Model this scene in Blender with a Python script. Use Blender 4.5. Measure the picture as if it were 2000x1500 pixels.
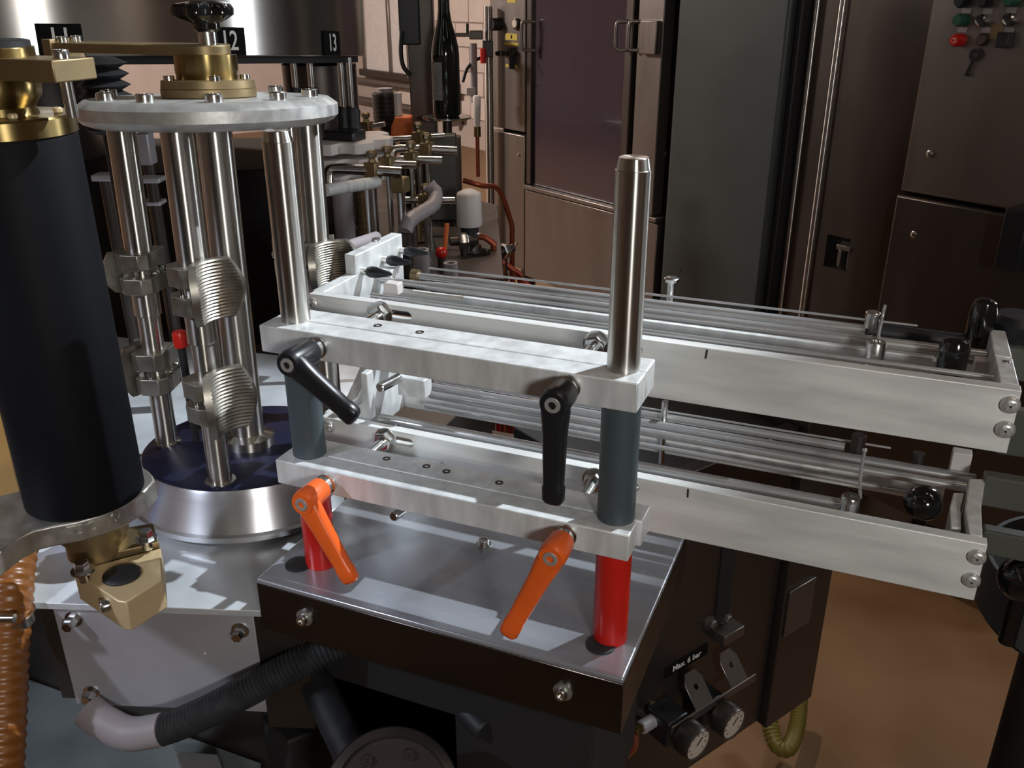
import bpy, bmesh, math, random
import numpy as np
from mathutils import Vector, Matrix
from mathutils.geometry import tessellate_polygon
random.seed(7)
for o in list(bpy.data.objects): bpy.data.objects.remove(o)
SC = bpy.context.scene
COL = SC.collection
H = 1.05                       # the lower clamp bar's top lies this high above the floor
# ------------------------------------------------------------------ camera
FPX, PITCH, ROLL, YAW = 1759.476, 0.411464, 0.0025652, -0.3920704
CAM = Vector((0.472796, -0.582494, 0.38768))
FW = Vector((math.sin(YAW)*math.cos(PITCH), math.cos(YAW)*math.cos(PITCH), -math.sin(PITCH)))
_r = Vector((math.cos(YAW), -math.sin(YAW), 0)); _d = FW.cross(_r)
RT = _r*math.cos(ROLL) + _d*math.sin(ROLL)
DN = _d*math.cos(ROLL) - _r*math.sin(ROLL)
cd = bpy.data.cameras.new('camera'); cam = bpy.data.objects.new('camera', cd); COL.objects.link(cam)
cd.sensor_width = 36; cd.lens = FPX/2000*36; cd.clip_start = .01
cam.matrix_world = Matrix(((RT.x, -DN.x, -FW.x, CAM.x), (RT.y, -DN.y, -FW.y, CAM.y), (RT.z, -DN.z, -FW.z, CAM.z+H), (0, 0, 0, 1)))
SC.camera = cam
# ------------------------------------------------------------------ world, lights, exposure
SC.view_settings.view_transform = 'Standard'; SC.view_settings.look = 'None'
SC.view_settings.gamma = 1; SC.view_settings.use_curve_mapping = False
SC.view_settings.exposure = -0.3
w = bpy.data.worlds.new('world'); SC.world = w; w.use_nodes = True
w.node_tree.nodes['Background'].inputs[0].default_value = (.9, .75, .65, 1)
w.node_tree.nodes['Background'].inputs[1].default_value = .02
def area(name, loc, to, sx, sy, power, col, spread=180):
    l = bpy.data.lights.new(name, 'AREA'); l.shape = 'RECTANGLE'; l.size = sx; l.size_y = sy
    l.energy = power; l.color = col; l.spread = math.radians(spread)
    o = bpy.data.objects.new(name, l); COL.objects.link(o)
    o.location = Vector(loc)+Vector((0, 0, H))
    o.rotation_euler = (Vector(to)-Vector(loc)).to_track_quat('-Z', 'Y').to_euler()
    return o
def spot(name, loc, to, power, col, ang, blend, rad):
    l = bpy.data.lights.new(name, 'SPOT'); l.energy = power; l.color = col; l.spot_size = math.radians(ang); l.spot_blend = blend; l.shadow_soft_size = rad
    o = bpy.data.objects.new(name, l); COL.objects.link(o)
    o.location = Vector(loc)+Vector((0, 0, H))
    o.rotation_euler = (Vector(to)-Vector(loc)).to_track_quat('-Z', 'Y').to_euler()
    return o
COLD = (.86, .93, 1.0); WARM = (1.0, .80, .66)
spot('back_lamp_light', (1.1, 1.23, 1.75), (-.19, .05, -.05), 400, COLD, 26, .5, .012)
area('drum_glint_light', (1.25, 1.55, .5), (-.5, .75, .35), .14, .4, 10, COLD)  # unseen lamp added for the cold highlight band on the drum
spot('hand_lamp_light', (-.6, -.85, .7), (-.2, -.05, -.22), 36, (.78, .84, 1.0), 44, .7, .03)
area('front_room_light', (1.15, -1.2, .52), (.25, .05, .05), .22, .16, 12.5, (1, .985, .95))
area('hall_light', (-2.6, 3.4, 1.75), (-2.6, 3.4, 0), 1.5, .3, 34, WARM)
area('wall_fill_light', (-5.0, 1.4, 1.9), (-4.4, 4.6, .4), 1.2, .2, 380, (1, .88, .80))  # unseen lamp added to brighten the back wall
spot('conveyor_fill_light', (-.9, 1.9, 1.9), (-.55, 1.45, -.1), 110, WARM, 55, .5, .04)  # unseen spot added to lift the conveyor fittings, cone kept off the base box
area('hall_light', (1.4, .2, 1.75), (1.4, .6, 0), 1.3, .25, 6, WARM)

# ------------------------------------------------------------------ pixel helpers: a ray of the photograph met with a plane of the place
def ray(u, v): return FW + RT*((u-1000)/FPX) + DN*((v-750)/FPX)
def P(u, v, x=None, y=None, z=None, d=None):
    r = ray(u, v)
    t = d if d is not None else (x-CAM.x)/r.x if x is not None else (y-CAM.y)/r.y if y is not None else (z-CAM.z)/r.z
    return CAM + r*t
def pr(p):
    q = Vector(p)-CAM; k = q.dot(FW)
    return 1000+FPX*q.dot(RT)/k, 750+FPX*q.dot(DN)/k, k
def zat(x, y, v):
    a, b = -1.5, 1.5
    for _ in range(40):
        m = (a+b)/2
        if pr((x, y, m))[1] > v: a = m
        else: b = m
    return (a+b)/2
# ------------------------------------------------------------------ materials
MAT = {}
def mat(name, col, rough=.5, metal=0., noise=0., nscale=40., stretch=(1, 1, 1), bump=0., spec=.5, rvar=0., trans=0., coat=0., aniso=0.):
    m = bpy.data.materials.new(name); m.use_nodes = True; nt = m.node_tree; b = nt.nodes['Principled BSDF']
    b.inputs['Base Color'].default_value = (*col, 1); b.inputs['Roughness'].default_value = rough
    b.inputs['Metallic'].default_value = metal; b.inputs['Specular IOR Level'].default_value = spec
    b.inputs['Transmission Weight'].default_value = trans; b.inputs['Coat Weight'].default_value = coat
    if aniso:
        tg = nt.nodes.new('ShaderNodeTangent'); tg.direction_type = 'RADIAL'; tg.axis = 'Z'; nt.links.new(tg.outputs[0], b.inputs['Tangent'])
        b.inputs['Anisotropic'].default_value = aniso; b.inputs['Anisotropic Rotation'].default_value = .25
    if noise or bump or rvar:
        tc = nt.nodes.new('ShaderNodeTexCoord'); mp = nt.nodes.new('ShaderNodeMapping'); mp.inputs['Scale'].default_value = stretch
        nz = nt.nodes.new('ShaderNodeTexNoise'); nz.inputs['Scale'].default_value = nscale; nz.inputs['Detail'].default_value = 6
        nt.links.new(tc.outputs['Object'], mp.inputs[0]); nt.links.new(mp.outputs[0], nz.inputs['Vector'])
        if noise:
            mx = nt.nodes.new('ShaderNodeValToRGB')
            mx.color_ramp.elements[0].position = .3; mx.color_ramp.elements[1].position = .7
            mx.color_ramp.elements[0].color = (*[c*(1-noise) for c in col], 1)
            mx.color_ramp.elements[1].color = (*[min(1, c*(1+noise)) for c in col], 1)
            nt.links.new(nz.outputs[0], mx.inputs[0]); nt.links.new(mx.outputs[0], b.inputs['Base Color'])
        if rvar:
            mr = nt.nodes.new('ShaderNodeMapRange'); mr.inputs['From Min'].default_value = .3; mr.inputs['From Max'].default_value = .7
            mr.inputs['To Min'].default_value = max(.02, rough-rvar); mr.inputs['To Max'].default_value = rough+rvar
            nt.links.new(nz.outputs[0], mr.inputs[0]); nt.links.new(mr.outputs[0], b.inputs['Roughness'])
        if bump:
            bp = nt.nodes.new('ShaderNodeBump'); bp.inputs['Strength'].default_value = bump; bp.inputs['Distance'].default_value = .002
            nt.links.new(nz.outputs[0], bp.inputs['Height']); nt.links.new(bp.outputs[0], b.inputs['Normal'])
    MAT[name] = m; return m
mat('aluminium', (.68, .70, .70), .44, .25, .16, 90, (1, 1, .28), .04, rvar=.08)
mat('aluminium_brushed', (.70, .71, .69), .46, .22, .13, 45, (.25, 1, 1.6), .06, rvar=.08)
mat('cast_metal', (.50, .49, .45), .42, .9, .14, 60, (1, 1, 1), .25, rvar=.08)
mat('polished_steel', (.62, .62, .60), .2, 1., .05, 60, (1, 1, .12), .0, rvar=.05)
mat('turned_steel', (.52, .50, .46), .30, 1., .05, 60, (1, 1, .12), .0, rvar=.04, aniso=.9)
mat('rod_steel', (.52, .52, .52), .27, .62, .04, 60, (.05, 1, 1), .0, rvar=.03)
mat('zinc_screw', (.56, .56, .54), .36, .6)
mat('plate_steel', (.42, .44, .48), .26, .62, .05, 20, (.3, 2, 1), .0, rvar=.05)
mat('skirt_steel', (.11, .10, .10), .3, 1., .05, 20, (.3, 2, 1), .0, rvar=.05)
mat('cone_steel', (.68, .69, .71), .34, .92, .05, 40, (.05, .05, 3), .0, aniso=.8)
mat('disc_cast', (.50, .50, .48), .42, .5, .2, 60, (1, 1, 1), .25, rvar=.08)
mat('shelf_steel', (.26, .295, .30), .42, .4, .2, 10, (1, 1, 1), .02, rvar=.08)
mat('table_steel', (.66, .70, .73), .42, .35, .15, 16, (1, 1, 1), .03, rvar=.08)
mat('panel_steel', (.50, .50, .54), .42, .45, .08, 14, (1, 1, 1), .0, rvar=.06)
mat('drum_steel', (.56, .54, .51), .27, 1., .03, 40, (.05, .05, 3), .0, aniso=.9)
mat('dark_steel', (.085, .072, .064), .4, .8, .1, 12, (1, 1, 1), .0, rvar=.05)
mat('clamp_metal', (.30, .28, .24), .4, .9, .14, 60, (1, 1, 1), .15, rvar=.08)
mat('cabinet_steel', (.22, .195, .18), .38, .85, .06, 14, (1, 1, .2), .0, rvar=.05)
mat('cabinet_dark', (.115, .098, .088), .36, .85, .06, 14, (1, 1, .2), .0, rvar=.05)
mat('panel_grey', (.042, .052, .053), .45, .1, .06, 8, (1, 1, 1), .0, rvar=.04)
mat('painted_grey', (.085, .088, .075), .45, .1, .06, 8, (1, 1, 1))
mat('bowl_grey', (.10, .11, .115), .4, .4, .08, 10, (1, 1, 1))
mat('brass', (.28, .205, .085), .32, 1., .08, 60, (1, 1, .1), .0, rvar=.04, aniso=.8)
mat('brass_light', (.66, .52, .30), .45, .35, .06, 40, (1, 1, 1), .02)
mat('bronze_dull', (.28, .21, .11), .45, .8, .1, 40, (1, 1, 1), .02)
mat('black_plastic', (.012, .013, .016), .34, 0, 0)
mat('black_rubber', (.012, .013, .015), .55, 0, .1, 60)
mat('black_gloss', (.006, .006, .006), .12, 0, coat=.5)
mat('black_matt', (.010, .009, .009), .7)
mat('roller_rubber', (.0035, .004, .0055), .6, 0, .08, 30, (1, 1, 1), .02, spec=.12)
mat('disc_navy', (.016, .018, .045), .36, .3, .12, 30, (1, 1, 1), .02, rvar=.06)
mat('sleeve_grey', (.055, .075, .085), .45, 0, .06, 60)
mat('red_plastic', (.52, .015, .010), .3, 0, .05, 40)
mat('orange_plastic', (.80, .125, .018), .32, 0, .04, 60)
mat('orange_dull', (.62, .13, .02), .5)
mat('amber_hose', (.20, .070, .013), .34)
mat('yellow_hose', (.17, .14, .025), .45)
mat('black_hose', (.030, .032, .035), .5, 0, .3, 90, (1, 1, 1), .1)
mat('white_plastic', (.62, .58, .56), .5, 0, .06, 20)
mat('grey_plastic', (.30, .27, .28), .5)
mat('wall_paint', (.56, .47, .42), .7, 0, .05, 6, (1, 1, 1), .02)
mat('mortar', (.40, .33, .29), .85)
mat('floor_brown', (.215, .122, .058), .5, 0, .10, 5, (1, 1, 1), .03, rvar=.1)
mat('ceiling_grey', (.25, .22, .20), .8)
mat('dark_glass', (.20, .15, .20), .10, 0, 0, coat=.3, trans=.75)
mat('bottle_glass', (.006, .009, .006), .08, 0, 0, coat=.4)
mat('label_print', (.20, .20, .20), .6, 0, .3, 160, (.3, .3, 2))
mat('label_black', (.006, .006, .006), .75, spec=.1)
mat('letter_white', (.75, .74, .70), .5)
mat('yellow_print', (.55, .42, .05), .5)
mat('green_plastic', (.02, .10, .06), .4)
mat('gauge_face', (.60, .52, .44), .4)
mat('blue_plastic', (.03, .18, .55), .4)
mat('wood', (.42, .24, .07), .5, 0, .15, 20, (1, 1, .2))
mat('copper_tube', (.40, .10, .05), .35, .6)
m = mat('lamp_glow', (1, 1, 1)); m.node_tree.nodes['Principled BSDF'].inputs['Emission Color'].default_value = (1, .93, .82, 1); m.node_tree.nodes['Principled BSDF'].inputs['Emission Strength'].default_value = 5
m = mat('clear_glass', (.55, .50, .55), .05, 0, trans=.9)
# ------------------------------------------------------------------ mesh builder
def basis(ax):
    ax = Vector(ax).normalized()
    t = Vector((0, 0, 1)) if abs(ax.z) < .9 else Vector((1, 0, 0))
    ex = t.cross(ax).normalized(); ey = ax.cross(ex)
    return ex, ey, ax
def smooth_path(pts, k=8):
    pts = [Vector(p) for p in pts]; out = []
    for i in range(len(pts)-1):
        p0 = pts[max(i-1, 0)]; p1 = pts[i]; p2 = pts[i+1]; p3 = pts[min(i+2, len(pts)-1)]
        for j in range(k):
            t = j/k
            out.append(.5*((2*p1)+(p2-p0)*t+(2*p0-5*p1+4*p2-p3)*t*t+(3*p1-p0-3*p2+p3)*t*t*t))
    out.append(pts[-1]); return out
def resample(path, step):
    L = [0]
    for a, b in zip(path, path[1:]): L.append(L[-1]+(b-a).length)
    n = max(2, int(L[-1]/step)); out = []; j = 0
    for i in range(n+1):
        s = L[-1]*i/n
        while j < len(L)-2 and L[j+1] < s: j += 1
        t = (s-L[j])/max(1e-9, L[j+1]-L[j]); out.append(path[j].lerp(path[j+1], min(1, t)))
    return out
class MB:
    def __init__(s, bevel=0, seg=2, sharp=38): s.v = []; s.f = []; s.bevel = bevel; s.seg = seg; s.sharp = sharp
    def add(s, vs, fs):
        o = len(s.v); s.v += [Vector(v) for v in vs]; s.f += [[i+o for i in f] for f in fs]; return s
    def box(s, c, size, ax=None):
        ex, ey, ez = ax if ax else (Vector((1, 0, 0)), Vector((0, 1, 0)), Vector((0, 0, 1)))
        c = Vector(c); a, b, h = size[0]/2, size[1]/2, size[2]/2
        vs = [c+ex*(i*a)+ey*(j*b)+ez*(k*h) for k in (-1, 1) for j in (-1, 1) for i in (-1, 1)]
        fs = [(0, 2, 3, 1), (4, 5, 7, 6), (0, 1, 5, 4), (2, 6, 7, 3), (0, 4, 6, 2), (1, 3, 7, 5)]
        if ex.cross(ey).dot(ez) < 0: fs = [f[::-1] for f in fs]
        return s.add(vs, fs)
    def bx(s, x0, x1, y0, y1, z0, z1): return s.box(((x0+x1)/2, (y0+y1)/2, (z0+z1)/2), (x1-x0, y1-y0, z1-z0))
    def lathe(s, o, ax, prof, n=32, phase=0., caps=True):
        ex, ey, ez = basis(ax); o = Vector(o); vs = []; fs = []
        for r, h in prof:
            for i in range(n):
                a = 2*math.pi*i/n+phase
                vs.append(o+ez*h+ex*(r*math.cos(a))+ey*(r*math.sin(a)))
        for k in range(len(prof)-1):
            for i in range(n):
                j = (i+1) % n
                fs.append((k*n+i, k*n+j, k*n+n+j, k*n+n+i))
        if caps:
            fs.append(tuple(reversed(range(n)))); m = (len(prof)-1)*n; fs.append(tuple(range(m, m+n)))
        return s.add(vs, fs)
    def cyl(s, p0, p1, r0, r1=None, n=24, ch=0):
        p0 = Vector(p0); p1 = Vector(p1); L = (p1-p0).length; r1 = r0 if r1 is None else r1
        pf = [(r0-ch, 0), (r0, ch), (r1, L-ch), (r1-ch, L)] if ch else [(r0, 0), (r1, L)]
        return s.lathe(p0, p1-p0, pf, n)
    def ring(s, o, ax, r0, r1, h, n=40):
        ex, ey, ez = basis(ax); o = Vector(o); vs = []; fs = []
        for r, q in ((r0, 0), (r1, 0), (r1, h), (r0, h)):
            for i in range(n):
                a = 2*math.pi*i/n; vs.append(o+ez*q+ex*(r*math.cos(a))+ey*(r*math.sin(a)))
        for k in range(4):
            for i in range(n):
                j = (i+1) % n; k2 = (k+1) % 4
                fs.append((k*n+i, k*n+j, k2*n+j, k2*n+i))
        return s.add(vs, [f[::-1] for f in fs])
    def ball(s, c, r, n=24, sz=1.):
        pf = [(max(1e-4, r*math.sin(math.pi*i/12)), -r*sz*math.cos(math.pi*i/12)) for i in range(13)]
        return s.lathe(c, (0, 0, 1), pf, n)
    def tube(s, path, r, n=14, rf=None, caps=True):
        path = [Vector(p) for p in path]; vs = []; fs = []; t0 = (path[1]-path[0]).normalized(); ex, ey, _ = basis(t0)
        for i, p in enumerate(path):
            t = (path[min(i+1, len(path)-1)]-path[max(i-1, 0)]).normalized()
            ex = (ex-t*ex.dot(t)).normalized(); ey = t.cross(ex)
            rr = rf(i) if rf else r
            for k in range(n):
                a = 2*math.pi*k/n; vs.append(p+ex*(rr*math.cos(a))+ey*(rr*math.sin(a)))
        for i in range(len(path)-1):
            for k in range(n):
                j = (k+1) % n; fs.append((i*n+k, i*n+j, i*n+n+j, i*n+n+k))
        if caps: fs.append(tuple(reversed(range(n)))); m = (len(path)-1)*n; fs.append(tuple(range(m, m+n)))
        return s.add(vs, fs)
    def prism(s, pts, o, ex, ey, h, holes=()):
        o = Vector(o); ex = Vector(ex); ey = Vector(ey); ez = ex.cross(ey).normalized()
        loops = [list(pts)]+[list(q) for q in holes]
        flat = [Vector((p[0], p[1], 0)) for l in loops for p in l]
        tris = tessellate_polygon([[Vector((p[0], p[1], 0)) for p in l] for l in loops]) if holes else [tuple(range(len(pts)))]
        N = len(flat); vs = [o+ex*p.x+ey*p.y for p in flat]+[o+ex*p.x+ey*p.y+ez*h for p in flat]; fs = []
        for t in tris:
            a = sum((flat[t[i]].x*flat[t[(i+1) % len(t)]].y-flat[t[(i+1) % len(t)]].x*flat[t[i]].y) for i in range(len(t)))
            t = tuple(t) if a > 0 else tuple(reversed(t))
            fs.append(tuple(reversed(t))); fs.append(tuple(i+N for i in t))
        b = 0
        for li, l in enumerate(loops):
            n = len(l); a = sum(l[i][0]*l[(i+1) % n][1]-l[(i+1) % n][0]*l[i][1] for i in range(n))
            fwd = (a > 0) == (li == 0)
            for i in range(n):
                j = (i+1) % n; q = (b+i, b+j, b+j+N, b+i+N)
                fs.append(q if fwd else q[::-1])
            b += n
        return s.add(vs, fs)
    def loft(s, secs, n=20, e=2.6):
        vs = []; fs = []
        for c, ex, ey, a, b in secs:
            for i in range(n):
                t = 2*math.pi*i/n; ct, st = math.cos(t), math.sin(t)
                vs.append(Vector(c)+Vector(ex)*(a*math.copysign(abs(ct)**(2/e), ct))+Vector(ey)*(b*math.copysign(abs(st)**(2/e), st)))
        for k in range(len(secs)-1):
            for i in range(n):
                j = (i+1) % n; fs.append((k*n+i, k*n+j, k*n+n+j, k*n+n+i))
        fs.append(tuple(reversed(range(n)))); m = (len(secs)-1)*n; fs.append(tuple(range(m, m+n)))
        return s.add(vs, fs)
    def text(s, txt, o, ex, ey, size, depth=.0006, bold=0.):
        cu = bpy.data.curves.new('t', 'FONT'); cu.body = txt; cu.size = size; cu.extrude = depth; cu.offset = bold; cu.align_x = 'CENTER'; cu.align_y = 'CENTER'; cu.resolution_u = 3
        ob = bpy.data.objects.new('t', cu); COL.objects.link(ob); dg = bpy.context.evaluated_depsgraph_get(); dg.update()
        me = bpy.data.meshes.new_from_object(ob.evaluated_get(dg))
        o = Vector(o); ex = Vector(ex); ey = Vector(ey); ez = ex.cross(ey)
        s.add([o+ex*v.co.x+ey*v.co.y+ez*v.co.z for v in me.vertices], [tuple(p.vertices) for p in me.polygons])
        bpy.data.objects.remove(ob); bpy.data.curves.remove(cu); bpy.data.meshes.remove(me); return s
def mesh(name, mb, mt, org):
    me = bpy.data.meshes.new(name); me.from_pydata([tuple(v-org) for v in mb.v], [], mb.f); me.validate()
    bm = bmesh.new(); bm.from_mesh(me); bmesh.ops.recalc_face_normals(bm, faces=bm.faces); bm.to_mesh(me); bm.free()
    me.materials.append(MAT[mt]); me.shade_smooth(); me.set_sharp_from_angle(angle=math.radians(mb.sharp)); return me
def base_of(mbs):
    vs = [v for m in mbs for v in m.v]; lo = [min(v[i] for v in vs) for i in range(3)]; hi = [max(v[i] for v in vs) for i in range(3)]
    return Vector(((lo[0]+hi[0])/2, (lo[1]+hi[1])/2, lo[2]))
def link(name, mb, mt, org, parent=None):
    o = bpy.data.objects.new(name, mesh(name, mb, mt, org)); COL.objects.link(o)
    if parent: o.parent = parent
    if mb.bevel:
        b = o.modifiers.new('edge', 'BEVEL'); b.width = mb.bevel; b.segments = mb.seg; b.limit_method = 'ANGLE'; b.angle_limit = math.radians(40); b.harden_normals = False
    return o
class Thing:
    """collects parts, then builds an Empty at the thing's base with one mesh per part"""
    def __init__(s, name, label, cat, group=None, kind=None): s.a = (name, label, cat, group, kind); s.p = []
    def part(s, name, mb, mt, parent=None, label=None, kind=None): s.p.append((name, mb, mt, parent, label, kind)); return len(s.p)-1
    def done(s):
        name, label, cat, group, kind = s.a; org = base_of([p[1] for p in s.p])
        r = bpy.data.objects.new(name, None); COL.objects.link(r); r.location = org+Vector((0, 0, H)); r.empty_display_size = .02
        tag(r, label, cat, group, kind); obs = []
        for n, mb, mt, pa, la, ki in s.p:
            o = link(n, mb, mt, org, r if pa is None else obs[pa]); obs.append(o)
            if la: o['label'] = la
            if ki: o['kind'] = ki
        return r
def tag(o, label, cat, group=None, kind=None):
    if label: o['label'] = label
    if cat: o['category'] = cat
    if group: o['group'] = group
    if kind: o['kind'] = kind
def solo(name, mb, mt, label, cat, group=None, kind=None):
    org = base_of([mb]); o = link(name, mb, mt, org); o.location = org+Vector((0, 0, H)); tag(o, label, cat, group, kind); return o
X = Vector((1, 0, 0)); Y = Vector((0, 1, 0)); Z = Vector((0, 0, 1))
def bolt(m, p, ax, r=.006, h=.006, washer=True, n=6):
    p = Vector(p); ax = Vector(ax).normalized(); q = p
    if washer: m.cyl(p, p+ax*.0015, r*1.45, n=20); q = p+ax*.0015
    m.lathe(q, ax, [(r, 0), (r, h*.8), (r*.82, h)], n); return m
def capscrew(m, p, ax, r=.005, h=.005):
    p = Vector(p); ax = Vector(ax).normalized()
    m.lathe(p, ax, [(r, 0), (r, h*.85), (r*.88, h), (r*.5, h), (r*.48, h*.55)], 18); return m
def star_knob(t, base, r, ht, lobes=5):
    ex, ey, ez = basis(Z); m = MB(); base = Vector(base); secs = []; n = 60; vs = []; fs = []
    prof = [(.30, 0), (.42, .10), (.42, .28), (.78, .42), (.98, .55), (1, .75), (.9, .92), (.55, 1.0)]
    for k, h in prof:
        for i in range(n):
            a = 2*math.pi*i/n; w_ = 1-(.30*((1-math.cos(lobes*a))/2)**1.4 if k > .6 else (.12*(1-math.cos(lobes*a))/2 if k > .5 else 0))
            vs.append(base+X*(r*k*w_*math.cos(a))+Y*(r*k*w_*math.sin(a))+Z*(ht*h))
    for k in range(len(prof)-1):
        for i in range(n):
            j = (i+1) % n; fs.append((k*n+i, k*n+j, k*n+n+j, k*n+n+i))
    fs.append(tuple(range((len(prof)-1)*n, len(prof)*n))); fs.append(tuple(reversed(range(n))))
    m.add(vs, fs); return m
# ------------------------------------------------------------------ room frame: the cabinets stand in one line e; NN points from them towards the camera
EE = Vector((.8597, -.5109, 0)).normalized(); NN = Vector((-EE.y*-1*-1, 0, 0)); NN = Vector((EE.y, -EE.x, 0))
P0 = P(1900, 200, d=2.0)
def W(u, v, off=0.):
    """(s, z, off) coordinates of a pixel on the cabinet front shifted by off towards the camera"""
    r = ray(u, v); t = ((P0+NN*off-CAM).dot(NN))/r.dot(NN); q = CAM+r*t-P0
    return q.dot(EE), q.z+P0.z
def wp(s, z, off=0.): q = P0+EE*s+NN*off; return Vector((q.x, q.y, z))
WAX = (EE, NN*-1, Z)
def wbox(m, s0, s1, z0, z1, o0, o1):
    """box on the cabinet line between offsets o0 (back) and o1 (front)"""
    c = wp((s0+s1)/2, (z0+z1)/2, (o0+o1)/2); return m.box(c, (s1-s0, abs(o1-o0), z1-z0), WAX)
FL = -H
# ---- room shell
def rp(a, b, z): q = CAM+EE*a-NN*b; return Vector((q.x, q.y, z))
A0, A1, B0, B1, ZC = -10.0, 3.4, -3.0, 5.2, 2.1
def rbox(a0, a1, b0, b1, z0, z1, m=None): m = m or MB(); return m.box(rp((a0+a1)/2, (b0+b1)/2, (z0+z1)/2), (a1-a0, b1-b0, z1-z0), (EE, NN*-1, Z))
solo('floor', rbox(A0, A1, B0, B1, FL-.1, FL), 'floor_brown', None, None, kind='structure')
solo('ceiling', rbox(A0, A1, B0, B1, ZC, ZC+.1), 'ceiling_grey', None, None, kind='structure')
solo('wall_right', rbox(A1, A1+.1, B0, B1, FL, ZC), 'wall_paint', None, None, kind='structure')
solo('wall_left', rbox(A0-.1, A0, B0, B1, FL, ZC), 'wall_paint', None, None, kind='structure')
solo('wall_front', rbox(A0, A1, B0-.1, B0, FL, ZC), 'wall_paint', None, None, kind='structure')
wb = rbox(A0, A1, B1, B1+.1, FL, ZC); wo = base_of([wb]); wbk = link('wall_back', wb, 'mortar', wo); wbk.location = wo+Vector((0, 0, H)); wbk['kind'] = 'structure'
bw, bh = .46, .22
for k, r_ in enumerate(range(-3, 9)):
    for i in range(-19, -6):
        a = i*bw+(bw/2 if k % 2 else 0); z = r_*bh
        if a < A0+bw/2: continue
        m = MB(.004, 1); m.box(rp(a, B1-.008+random.uniform(-.002, .002), z), (bw-.012, .03, bh-.012), (EE, NN*-1, Z))
        link('brick', m, 'wall_paint', wo, wbk)
for a, b in ((-3.6, 4.0), (-1.2, 3.6), (-2.6, -1.2), (1.2, -1.4), (1.6, 1.3)):
    t = Thing('ceiling_light', 'fluorescent ceiling lamp %s' % {(-3.6, 4.0): 'over the far left corner of the hall', (-1.2, 3.6): 'over the space behind the machines', (-2.6, -1.2): 'behind the camera on the left', (1.2, -1.4): 'behind the camera on the right', (1.6, 1.3): 'over the right cabinets'}[(a, b)], 'lamp', 'ceiling lamps')
    t.part('housing', rbox(a-.65, a+.65, b-.09, b+.09, ZC-.07, ZC), 'white_plastic')
    for q in (-.035, .035): t.part('tube', MB().cyl(rp(a-.6, b+q, ZC-.09), rp(a+.6, b+q, ZC-.09), .015), 'lamp_glow')
    t.done()
# ---- window and pipe on the back wall
def bwp(u, v, off=0):
    r = ray(u, v); q0 = CAM-NN*(B1-off); t = (q0-CAM).dot(NN)/r.dot(NN); q = CAM+r*t-CAM; return q.dot(EE), q.z+CAM.z
a0, z0 = bwp(722, 140); a1, z1 = bwp(800, -60)
t = Thing('window_1', None, None, kind='structure')
m = MB(.004, 1); m.box(rp((a0+a1)/2, B1-.05, z0), (a1-a0+.1, .12, .07), (EE, NN*-1, Z)); t.part('window_sill', m, 'dark_steel')
for a in (a0, (a0+a1)/2+.1, a1): t.part('window_frame', MB(.004, 1).box(rp(a, B1-.045, (z0+z1)/2), (.05, .05, z1-z0), (EE, NN*-1, Z)), 'cabinet_steel')
t.part('pane', MB().box(rp((a0+a1)/2, B1-.04, (z0+z1)/2), (a1-a0, .01, z1-z0), (EE, NN*-1, Z)), 'white_plastic')
t.done()
m = MB(); a, z = bwp(790, 150); m.cyl(rp(a-1.4, B1-.12, z-.08), rp(a+1.2, B1-.12, z-.08), .03); m.cyl(rp(a-1.4, B1-.1, z-.3), rp(a+1.2, B1-.1, z-.3), .04)
for k in (-1.3, 1.1): m.box(rp(a+k, B1-.06, z-.19), (.05, .15, .4), (EE, NN*-1, Z))
solo('wall_pipe', m, 'cabinet_steel', 'grey pair of pipes running along the back wall below the window', 'pipe')

# ================================================================== CLAMP UNIT
BL, BH, BD, ZU, PY = .33, .0242, .051, .1291, .0239
XL, XR = .0212, .3122
PLZ = -.1204
def clampbar(zt, where, ext, marks):
    t = Thing('clamp_bar', 'grey aluminium clamp bar %s' % where, 'clamp bar', 'clamp bars between the posts')
    m = MB(.0012); m.bx(0, BL, 0, PY-.0003, zt-BH, zt); t.part('front_jaw', m, 'aluminium')
    m = MB(.0012); m.bx(0, BL+ext, PY+.0003, BD, zt-BH, zt); t.part('back_jaw', m, 'aluminium')
    for u, v in marks:
        p = P(u, v, z=zt); m = MB(); m.ring(p-Z*.002, Z, .0018, .0036, .0024, 18); m.cyl(p-Z*.002, p-Z*.0003, .0019, n=12); t.part('set_screw', m, 'dark_steel')
    return t.done()
clampbar(ZU, 'the upper of two, with black levers on its face', 0, ((738, 636), (820, 649)))
clampbar(0, 'the lower of two, with orange levers on its face', .004, ((755, 896), (833, 911), (872, 921), (975, 943)))
ZT = .2873
for x, zt, la in ((XL, ZT, 'left polished steel post with chamfered top standing by the round rod unit'), (XR, ZT-.003, 'right polished steel post with chamfered top standing free over the long racks')):
    r = .0125
    m = MB(sharp=12); m.lathe((x, PY, PLZ), Z, [(r-.0005, 0), (r, .0005), (r, zt-PLZ-.0085), (r-.0006, zt-PLZ-.0081), (r-.0021, zt-PLZ-.0004), (r-.0026, zt-PLZ), (.003, zt-PLZ-.0003)], 64)
    solo('guide_post', m, 'turned_steel', la, 'post', 'polished guide posts')
for x, la in ((XL, 'dark grey spacer sleeve on the left post behind the slanted black lever'), (XR, 'dark grey spacer sleeve on the right post beside the hanging black lever')):
    m = MB(); m.ring((x, PY, .0002), Z, .0128, .0152, ZU-BH-.0004, 48)
    solo('spacer_sleeve', m, 'sleeve_grey', la, 'sleeve', 'grey spacer sleeves')
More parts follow.
